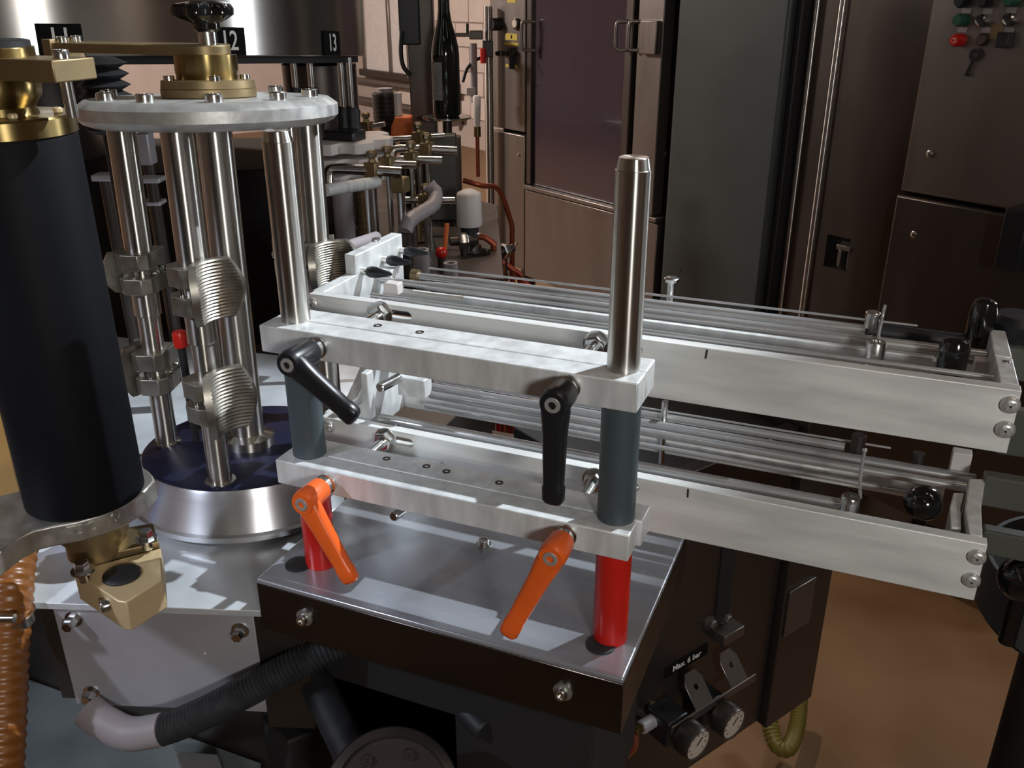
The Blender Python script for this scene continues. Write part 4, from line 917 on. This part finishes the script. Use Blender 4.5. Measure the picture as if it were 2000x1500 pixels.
# white star wheel
c = P(662, 296, d=1.90); t = Thing('bottle_turner', 'white plastic star wheel in three layers behind the round turret', 'star wheel')
for k, dz in enumerate((-.02, .012, .044)):
    pts = []
    for i in range(96):
        a = 2*math.pi*i/96; r = .115-(.022*max(0, math.cos(8*a+k*.5))**.7); pts.append((r*math.cos(a), r*math.sin(a)))
    m = MB(.002); m.prism(pts, c+Z*(dz-.035), X, Y, .022); t.part('wheel_layer', m, 'white_plastic')
m = MB(); m.cyl((c.x, c.y, BZ+.0002), c+Z*.035, .022); t.part('hub', m, 'grey_plastic'); t.done()
t = Thing('hose_elbow', 'grey bent plastic hose arching beside the low brass clamp', 'hose')
m = MB(); m.tube(resample(smooth_path([P(838, 362, d=1.9), P(851, 378, d=1.9), P(846, 400, d=1.88), P(822, 416, d=1.85), P(800, 432, d=1.82), P(790, 455, d=1.80)], 8), .006), .0145, 14, lambda i: .0145 if i % 3 else .0158); t.part('hose_body', m, 'grey_plastic'); p = P(790, 455, d=1.8); m = MB(); m.cyl((p.x, p.y, BZ+.0002), (p.x, p.y, max(p.z, BZ+.004)), .015); t.part('socket', m, 'dark_steel'); t.done()
for i, (u, v0, v1, w_, d, mtn) in enumerate(((708, 372, 455, 30, 1.95, 'bronze_dull'), (752, 180, 240, 52, 2.75, 'dark_steel'), (668, 395, 450, 36, 2.0, 'dark_steel'), (815, 420, 470, 30, 2.05, 'bronze_dull'))):
    p = P(u, v0, d=d); hgt = (v1-v0)*d/FPX; r = w_/2*d/FPX; t = Thing('small_motor', ['beige ribbed motor standing left of the upright tube', 'dark motor far back between the drum and the orange valve', 'dark motor behind the left polished post', 'brown motor under the grey hose'][i], 'motor')
    m = MB(); pf = []
    for k in range(7): pf += [(r, hgt*k/7), (r, hgt*(k+.7)/7), (r*.9, hgt*(k+.75)/7), (r*.9, hgt*(k+.98)/7)]
    m.lathe((p.x, p.y, p.z-hgt), Z, pf, 24); t.part('ribbed_body', m, mtn); m = MB(); m.cyl((p.x, p.y, p.z), (p.x, p.y, p.z+.012), r*.6); t.part('cap', m, 'grey_plastic')
    if p.z-hgt > BZ+.005: down(t, Vector((p.x, p.y, p.z-hgt)), r*.6, 'foot', 'dark_steel')
    t.done()
# orange valve
t = Thing('orange_valve', 'orange valve body on a beige post next to the dark upright', 'valve'); c = P(788, 258, d=2.35)
m = MB(.004); k = 2.35/FPX; m.prism([(-22*k, 0), (20*k, 0), (20*k, 42*k), (-10*k, 42*k), (-18*k, 25*k)], c-RT*0-Z*.012, RT, Z, .05); t.part('valve_body', m, 'orange_dull')
m = MB(); m.cyl(c+Z*.04+RT*(-6*k)+FH*-.02, c+Z*.10+RT*(-6*k)+FH*-.02, .010); t.part('post', m, 'white_plastic'); m = MB(.002); m.box(c+RT*(-8*k)+Z*.006-FH*.028, (.022, .008, .024)); t.part('cover', m, 'cabinet_steel'); down(t, c-Z*.012, .012, 'stem', 'dark_steel'); t.done()
# dark upright with box and cable
t = Thing('dark_upright', 'dark grey square upright with a black box and hanging cable', 'post'); d = 2.45; k = d/FPX
a = P(825, 120, d=d); zq_ = gz(a.x, a.y); m = MB(.003); m.box((a.x, a.y, (a.z+.5+zq_)/2), (50*k, .06, a.z+.5-zq_), (RT, FH, Z)); t.part('upright', m, 'cabinet_dark')
b = P(801, 40, d=d-.06); m = MB(.004); m.box(b+Z*.05, (40*k, .05, .22), (RT, FH, Z)); t.part('black_box', m, 'black_plastic')
m = MB(); m.tube(smooth_path([P(785, 60, d=d-.08), P(783, 100, d=d-.06), P(788, 130, d=d-.05), P(803, 148, d=d-.04)]), .006, 10); t.part('cable', m, 'black_rubber'); t.done()
# bottle on stand
d = 2.3; k = d/FPX; c = P(873, 227, d=d)
t = Thing('black_bottle', 'dark wine bottle with a pale label standing on the round plate', 'bottle')
m = MB(); m.lathe(c, Z, [(.030, 0), (.0345, .004), (.035, .01), (.0350, .145), (.0335, .165), (.027, .195), (.018, .225), (.0145, .25), (.0135, .31), (.016, .312), (.016, .33)], 48); t.part('glass', m, 'bottle_glass')
m = MB(); vs = []; fs = []; A0_ = math.atan2(-RT.y-FH.y*.9, -RT.x-FH.x*.9)
for i in range(13):
    a = A0_-.75+1.4*i/12
    for z in (.042, .132): vs.append(c+Vector((math.cos(a), math.sin(a), 0))*.0354+Z*z)
for i in range(12): fs.append((2*i, 2*i+2, 2*i+3, 2*i+1))
m.add(vs, fs); t.part('label', m, 'label_print'); t.done()
t = Thing('bottle_stand', 'round steel plate on a stem carrying the dark bottle', 'stand')
m = MB(); m.lathe(c-Z*.006, Z, [(.060, 0), (.062, .002), (.062, .0055), (.060, .0058)], 48); t.part('plate', m, 'polished_steel'); m = MB(); m.cyl(c-Z*.05, c-Z*.006, .012); t.part('stem', m, 'dark_steel')
m = MB(.003); zq_ = gz(c.x, c.y); m.box((c.x, c.y, (c.z-.05+zq_)/2), (50*k, .06, c.z-.05-zq_), (RT, FH, Z)); t.part('pedestal', m, 'cabinet_dark'); t.done()
# pole with clamp and red knob
t = Thing('clamp_pole', 'grey pole with a black collar and red handle beside the glass door cabinet', 'pole'); d = 3.2; k = d/FPX
a = P(953, 12, d=d); m = MB(); m.cyl((a.x, a.y, FL), a, 9*k); t.part('pole', m, 'drum_steel'); b = P(953, 95, d=d); m = MB(.003); m.box(b, (20*k, 26*k, 30*k), (RT, FH, Z)); t.part('collar', m, 'black_plastic')
b = P(944, 106, d=d-.04); m = MB(); m.cyl(b-Z*.03, b+Z*.02, 6*k, ch=.002); t.part('red_handle', m, 'red_plastic')
b = P(905, 68, d=d); m = MB(.003); m.box(b, (60*k, .04, 7*k), (RT, FH, Z)); m.cyl(P(912, 68, d=d), P(912, 46, d=d), 4*k); t.part('cross_bar', m, 'cabinet_dark'); b = P(930, 68, d=d); m = MB(.003); m.box(b, (26*k, .06, 16*k), (RT, FH, Z)); t.part('clamp_block', m, 'cabinet_dark')
b = P(925, 120, d=d); m = MB(); m.cyl(b-Z*.14, b+Z*.06, 7*k); t.part('white_cylinder', m, 'grey_plastic'); m = MB(.002); m.box(b-Z*.10-RT*6*k, (18*k, .04, 14*k), (RT, FH, Z)); t.part('tag', m, 'white_plastic')
m = MB(); m.tube(smooth_path([P(944, 112, d=d), P(928, 118, d=d), P(912, 135, d=d), P(904, 160, d=d)]), .006, 8); t.part('cable', m, 'black_rubber'); t.done()
t = Thing('white_nozzle', 'white nozzle with brass tip hanging in front of the glass door cabinet', 'nozzle'); d = 2.7; k = d/FPX; c = P(931, 190, d=d)
m = MB(); m.lathe(c-Z*.085, Z, [(5*k, 0), (6*k, .01), (7*k, .03), (8*k, .085), (6*k, .09)], 20); t.part('nozzle_body', m, 'white_plastic'); m = MB(); m.cyl(c-Z*.115, c-Z*.085, 7*k); t.part('brass_tip', m, 'brass'); m = MB(); m.cyl((c.x, c.y, BZ+.0002), (c.x, c.y, c.z-.115), 4*k); t.part('pipe', m, 'copper_tube'); t.done()
# jug, lever, tubes, red parts
t = Thing('plastic_jug', 'pinkish white plastic canister behind the ends of the upper rods', 'canister'); d = 2.0; k = d/FPX; c = P(917, 440, d=d)
m = MB(); m.lathe(c, Z, [(24*k, 0), (25*k, .004), (24*k, 60*k), (22*k, 64*k), (10*k, 70*k)], 32); t.part('body', m, 'white_plastic'); down(t, c, .02, 'foot', 'black_rubber'); t.done()
t = Thing('orange_lever', 'orange red upright lever in front of the white canister', 'lever'); d = 1.85; k = d/FPX
m = MB(); a, b = P(873, 437, d=d), P(868, 494, d=d); m.loft([(b, RT, FH, 4*k, 3*k), (a.lerp(b, .5), RT, FH, 4.5*k, 3*k), (a, RT, FH, 4.5*k, 3*k)], 12); t.part('grip', m, 'orange_dull'); m = MB(); m.ball(b-RT*6*k, 12*k, 16); t.part('pivot', m, 'red_plastic'); m = MB(); b2 = b-RT*6*k; m.cyl((b2.x, b2.y, gz(b2.x, b2.y)), b2, .008); t.part('stem', m, 'dark_steel'); t.done()
for u, v, r, d, la in ((823, 487, 15, 1.62, 'open grey tube end standing left of the orange lever'), (880, 513, 14, 1.55, 'open grey tube end standing just behind the upper rod')):
    c = P(u, v, d=d); m = MB(); k = d/FPX; zq_ = gz(c.x, c.y); m.ring((c.x, c.y, zq_), Z, r*k*.66, r*k, c.z-zq_, 28); solo('open_tube', m, 'grey_plastic', la, 'tube', 'open grey tubes')
t = Thing('grey_pillar', 'grey flat pillar rising behind the orange lever', 'pillar'); d = 2.2; k = d/FPX; p = P(862, 262, d=d); m = MB(.003); zq_ = gz(p.x, p.y); m.box((p.x, p.y, (p.z+zq_)/2), (56*k, .05, p.z-zq_), (RT, FH, Z)); t.part('pillar_body', m, 'painted_grey'); t.done()
rnd = random.Random(3)
for i in range(5):
    u, v = ((948, 470), (965, 505), (985, 520), (1000, 530), (1010, 545))[i]; d = 2.0+.06*i
    t = Thing('copper_pipe', ['top', 'second', 'middle', 'fourth', 'lowest'][i]+' of the reddish pipe fittings below the glass door cabinet', 'pipe', 'reddish pipe fittings'); a = P(u-22, v-8, d=d); b = P(u+20, v+10, d=d)
    m = MB(); m.tube(smooth_path([a, a.lerp(b, .5)+Z*.008, b]), .007, 10); t.part('pipe', m, 'copper_tube'); m = MB(); m.cyl(a, a.lerp(b, .2), .012, n=6); t.part('union_nut', m, 'polished_steel'); m = MB(); c = a.lerp(b, .9); m.cyl((c.x, c.y, min(c.z-.01, gz(c.x, c.y))), c, .007); t.part('riser', m, 'copper_tube'); t.done()
for i, (u, v, an, la) in enumerate(((905, 470, .3, 'under the white canister'), (930, 492, -.4, 'left of the copper pipes'), (955, 535, .5, 'low among the copper pipes'), (925, 540, -.2, 'just above the rods'), (985, 490, .9, 'below the corner of the glass door cabinet'), (915, 515, .1, 'right of the open tube'))):
    t = Thing('steel_union', 'dull steel pipe union '+la, 'pipe union', 'steel pipe unions'); c = P(u, v, d=1.95+.03*i); ax_ = (RT*math.cos(an)+FH*math.sin(an)); m = MB(); m.cyl(c-ax_*.03, c+ax_*.03, .010, n=16); t.part('pipe', m, 'dark_steel')
    m = MB(); m.lathe(c-ax_*.012, ax_, [(.017, 0), (.018, .002), (.018, .018), (.017, .020)], 6); t.part('union_nut', m, 'polished_steel'); zq_ = gz(c.x, c.y); m = MB(); m.cyl((c.x, c.y, min(zq_, c.z-.02)), c, .007); t.part('riser', m, 'dark_steel'); t.done()
t = Thing('red_hose', 'thin red hose running behind the rods below the glass door cabinet', 'hose'); m = MB(); m.tube(smooth_path([P(905, 352, d=2.3), P(940, 362, d=2.3), P(975, 372, d=2.35), P(1000, 440, d=2.4)]), .007, 10); p = P(1000, 440, d=2.4); m.tube(smooth_path([p, p-Z*.2, Vector((p.x, p.y, FL+.01))]), .007, 10); t.part('hose_body', m, 'copper_tube'); t.done()
c = P(1002, 560, d=2.2); m = MB(.004); m.box((c.x, c.y, (c.z+FL)/2), (.09, .06, c.z-FL), (RT, FH, Z)); solo('red_box', m, 'red_plastic', 'dark red box seen just above the upper rods below the cabinet', 'box')
# steel sheets glimpsed between the turret rods
for i, (u, v, w_, h_, d) in enumerate(((205, 345, 40, 12, 1.35), (296, 350, 44, 10, 1.4), (300, 395, 40, 8, 1.42), (285, 290, 26, 60, 1.5))):
    t = Thing('slide_rail', ['leftmost', 'upper middle', 'lower middle', 'upright'][i]+' of the dim steel rails seen between the turret rods', 'rail', 'dim steel rails'); k = d/FPX; c = P(u, v, d=d)
    m = MB(.002); m.box(c, (w_*k, .03, h_*k), (RT, FH, Z)); t.part('rail_bar', m, 'panel_steel'); m = MB(); m.cyl((c.x, c.y, TBZ+.0002), (c.x, c.y, c.z-h_*k/2), .009); t.part('stem', m, 'dark_steel'); t.done()
# ================================================================== RIGHT FRAME WITH REGULATORS
Q0 = P(1400, 1380, d=1.27); AW = -NN
def W2(u, v, off=0.):
    r = ray(u, v); q = Q0+EE*off; k = (q-CAM).dot(EE)/r.dot(EE); p = CAM+r*k-Q0; return p.dot(AW), p.z+Q0.z
def wp2(s, z, off=0.): q = Q0+AW*s+EE*off; return Vector((q.x, q.y, z))
W2AX = (AW, EE*-1, Z)
def w2b(t, nm, mt, s0, s1, z0, z1, o0, o1, bev=.002, par=None):
    m = MB(bev); m.box(wp2((s0+s1)/2, (z0+z1)/2, (o0+o1)/2), (abs(s1-s0), abs(o1-o0), abs(z1-z0)), W2AX); return t.part(nm, m, mt, par)
sa, sb, sc2 = W2(1215, 1400)[0], W2(1500, 1300)[0], W2(1592, 1235)[0]
t = Thing('valve_cabinet', 'dark brown steel cabinet right of the base box with hoses and gauges', 'cabinet')
zVb = W2(1570, 1372, .012)[1]
w2b(t, 'side_panel', 'cabinet_dark', sa, sb-.004, zVb+.01, -.13, -.02, 0)
w2b(t, 'end_panel', 'cabinet_dark', sb, sc2, zVb, -.10, -.25, .012)
w2b(t, 'carcass', 'black_matt', sa+.01, sc2-.02, zVb+.02, -.14, -.24, -.021)
w2b(t, 'foot', 'black_matt', sa+.02, sa+.12, FL, zVb+.02, -.24, -.15)
s, z = W2(1415, 1140); w2b(t, 'slot', 'black_matt', s-.014, s+.014, z-.06, z+.08, -.001, .003, .001)
s, z = W2(1560, 1185, .012); w2b(t, 'cover_plate', 'cabinet_steel', s-.03, s+.03, z-.04, z+.04, .012, .015, .001)
for u, v in ((1415, 1205), (1385, 1215)):
    s, z = W2(u, v); m = MB(); bolt(m, wp2(s, z, 0), EE, .007, .008); t.part('hex_bolt', m, 'cabinet_steel')
s, z = W2(1412, 1228); w2b(t, 'small_bracket', 'cabinet_steel', s-.02, s+.02, z-.008, z+.008, 0, .02, .001)
s, z = W2(1340, 1290); i = w2b(t, 'name_plate', 'label_black', s-.040, s+.040, z-.009, z+.009, 0, .0015, .0004)
m = MB(); m.text('Max. 6 bar', wp2(s, z, .0017), AW, Z, .0125, .0002, .0002); t.part('lettering', m, 'letter_white', i)
t.done()
t = Thing('regulator_rail', 'bent steel strip with two holed tabs above the pressure gauges', 'rail')
s0, z0 = W2(1322, 1418, .06); s1, z1_ = W2(1484, 1332, .06); zz = (z0+z1_)/2
a = wp2(s0, zz, .05); w2b(t, 'strip', 'cabinet_steel', s0, s1, zz-.012, zz, .05, .053, .0008)
w2b(t, 'stay', 'cabinet_dark', (s0+s1)/2-.01, (s0+s1)/2+.01, zz-.012, zz-.009, -.0, .05, .0008)
for u, v in ((1352, 1368), (1420, 1334)):
    s, z = W2(u, v, .04); o = wp2(s+.012, zz+.001, .048); m = MB(.0006, 1); hl = [(.004*math.cos(k*.7854)+0, .004*math.sin(k*.7854)+.022) for k in range(8)]
    m.prism([(-.016, -.004), (.016, -.004), (.016, .030), (.009, .042), (-.009, .042), (-.016, .030)], o, AW, (Z*.75-EE*.66).normalized(), .002, [hl]); t.part('holed_tab', m, 'cabinet_steel')
t.done()
for u, v, la in ((1365, 1456, 'left pressure gauge with pale round dial under the bent strip'), (1435, 1416, 'right pressure gauge with pale round dial under the bent strip')):
    s, z = W2(u, v, .082); c = wp2(s, z, .058); t = Thing('pressure_gauge', la, 'gauge', 'pressure gauges')
    m = MB(); m.lathe(c, EE, [(.021, 0), (.0225, .002), (.0225, .022), (.0215, .0245), (.0202, .0245), (.0200, .021)], 40); t.part('case', m, 'cabinet_dark')
    m = MB(); m.lathe(c+EE*.0213, EE, [(.0200, 0), (.0200, .0006)], 36); i = t.part('dial', m, 'gauge_face')
    m = MB(); m.box(c+EE*.0224+AW*.003+Z*.003, (.013, .0006, .0014), ((AW+Z).normalized(), EE, (Z-AW).normalized())); t.part('needle', m, 'black_matt', i)
    for k in range(9):
        an = math.radians(225-k*33.75); m = MB(); dd = AW*math.cos(an)+Z*math.sin(an); m.box(c+EE*.0221+dd*.0145, (.0035, .0005, .0008), (dd, EE, dd.cross(EE))); t.part('dial_tick', m, 'black_matt', i)
    m = MB(); m.cyl(c-EE*.058, c, .008); t.part('connector', m, 'bronze_dull'); m = MB(.003); m.box(c-EE*.030-Z*.004, (.036, .040, .040), W2AX); t.part('regulator_body', m, 'black_plastic'); t.done()
t = Thing('air_fitting', 'pale air line fitting with red hose at the bottom of the valve cabinet', 'fitting'); s, z = W2(1280, 1420, .03); c = wp2(s, z, .02)
m = MB(); m.cyl(c-AW*.015, c+AW*.015, .009, ch=.001); t.part('fitting_body', m, 'panel_steel'); m = MB(); m.cyl(c-AW*.028, c-AW*.015, .006, n=6); t.part('nut', m, 'brass'); m = MB(); m.tube(smooth_path([c-AW*.028, P(1235, 1462, d=1.16), P(1190, 1500, d=1.1), P(1150, 1560, d=1.05)]), .006, 10); t.part('red_hose', m, 'copper_tube'); m = MB(); m.cyl(c-EE*.02, c, .006); t.part('stub', m, 'dark_steel'); t.done()
t = Thing('bent_conduit', 'dull grey bent conduit coming down below the front bolt of the base box', 'conduit'); m = MB(); m.tube(smooth_path([P(1075, 1395, d=.95), P(1098, 1418, d=.93), P(1112, 1450, d=.91), P(1114, 1520, d=.90), P(1114, 1600, d=.90)]), .007, 12); t.part('tube', m, 'table_steel'); p = P(1114, 1600, d=.9); m = MB(); m.cyl((p.x, p.y, FL), p, .007); t.part('lower_tube', m, 'table_steel'); t.done()
yp = [P(1503, 1385, d=1.82), P(1506, 1425, d=1.80), P(1518, 1456, d=1.78), P(1538, 1462, d=1.78), P(1552, 1435, d=1.82), P(1560, 1395, d=1.86), P(1562, 1350, d=1.90)]
hose('yellow_hose', yp, .016, 'yellow_hose', 'dull yellow ribbed hose looping onto the floor beside the cabinet', 'hose', .008, .07, 4)
# ================================================================== ROUND TABLE AT RIGHT EDGE
zb_ = -.17; p1, p2, p3 = [P(u, v, z=zb_) for u, v in ((1908, 1180), (1945, 1233), (2000, 1276))]
def circ(a, b, c):
    A = np.array([[b.x-a.x, b.y-a.y], [c.x-a.x, c.y-a.y]])*2; B = np.array([b.x**2+b.y**2-a.x**2-a.y**2, c.x**2+c.y**2-a.x**2-a.y**2]); q = np.linalg.solve(A, B); return Vector((q[0], q[1], 0)), math.hypot(q[0]-a.x, q[1]-a.y)
cc, cr = circ(p1, p2, p3)
t = Thing('round_basin', 'dark grey curved basin wall at the right picture edge below the lower rack', 'basin')
m = MB(); m.ring((cc.x, cc.y, zb_), Z, cr-.004, cr, .056, 96); t.part('curved_wall', m, 'bowl_grey')
m = MB(); m.ring((cc.x, cc.y, zb_-.006), Z, .02, cr-.0042, .006, 96); t.part('basin_floor', m, 'black_matt')
m = MB(); m.cyl((cc.x, cc.y, FL), (cc.x, cc.y, zb_-.0062), .05); t.part('stand', m, 'black_matt'); t.done()
c = P(2000, 1132, z=-.10); m = MB(); m.ball(c, .022, 28); m.cyl((c.x, c.y, zb_+.0002), c-Z*.018, .008); t = Thing('ball_handle', 'black round knob inside the dark basin at right edge', 'knob'); t.part('knob_head', m, 'black_gloss'); t.done()
t = Thing('infeed_table', 'grey green painted infeed plates at right edge behind the rack ends', 'table')
def slab(u, v0, v1, y, ln, dp, mt='painted_grey', nm='side_plate'):
    dp = .014; a = P(u, v0, y=y); b = P(u, v1, y=y); m = MB(.002); m.bx(a.x, a.x+ln, y, y+dp, b.z, a.z); t.part(nm, m, mt); return a, b
slab(1924, 930, 990, .20, .35, .05); slab(1922, 1036, 1084, .21, .35, .05); a, b = slab(1944, 676, 740, .22, .35, .05); slab(1962, 800, 890, .24, .35, .04)
m = MB(.002); m.bx(a.x+.27, a.x+.34, .2, .26, FL, a.z-.002); t.part('stand', m, 'black_matt')
p = P(1905, 948, y=.199); m = MB(.001); m.bx(p.x+.05, p.x+.056, .1955, .1998, P(1922, 1000, y=.199).z, P(1922, 985, y=.199).z); t.part('hinge_pin', m, 'black_matt')
t.done()
t = Thing('adjusting_knob', 'dark round adjusting knob above the infeed plates at right edge', 'knob'); c = P(1982, 648, y=.25); m = MB(); m.lathe(c-Z*.02, Z, [(.018, 0), (.022, .006), (.022, .03), (.016, .036)], 28); m.cyl((c.x, c.y, a.z+.0002), c-Z*.0198, .008); t.part('knob_head', m, 'black_plastic'); t.done()
# dark housing behind the turret
q = [P(u, v, z=.02) for u, v in ((40, 350), (540, 330), (530, 268), (40, 272))]
t = Thing('rear_housing', 'dark machine housing behind the round turret under the drum', 'housing'); m = MB(.004); m.prism([(p.x, p.y) for p in q], (0, 0, FL), X, Y, .02-FL); t.part('housing_body', m, 'black_matt'); t.done()
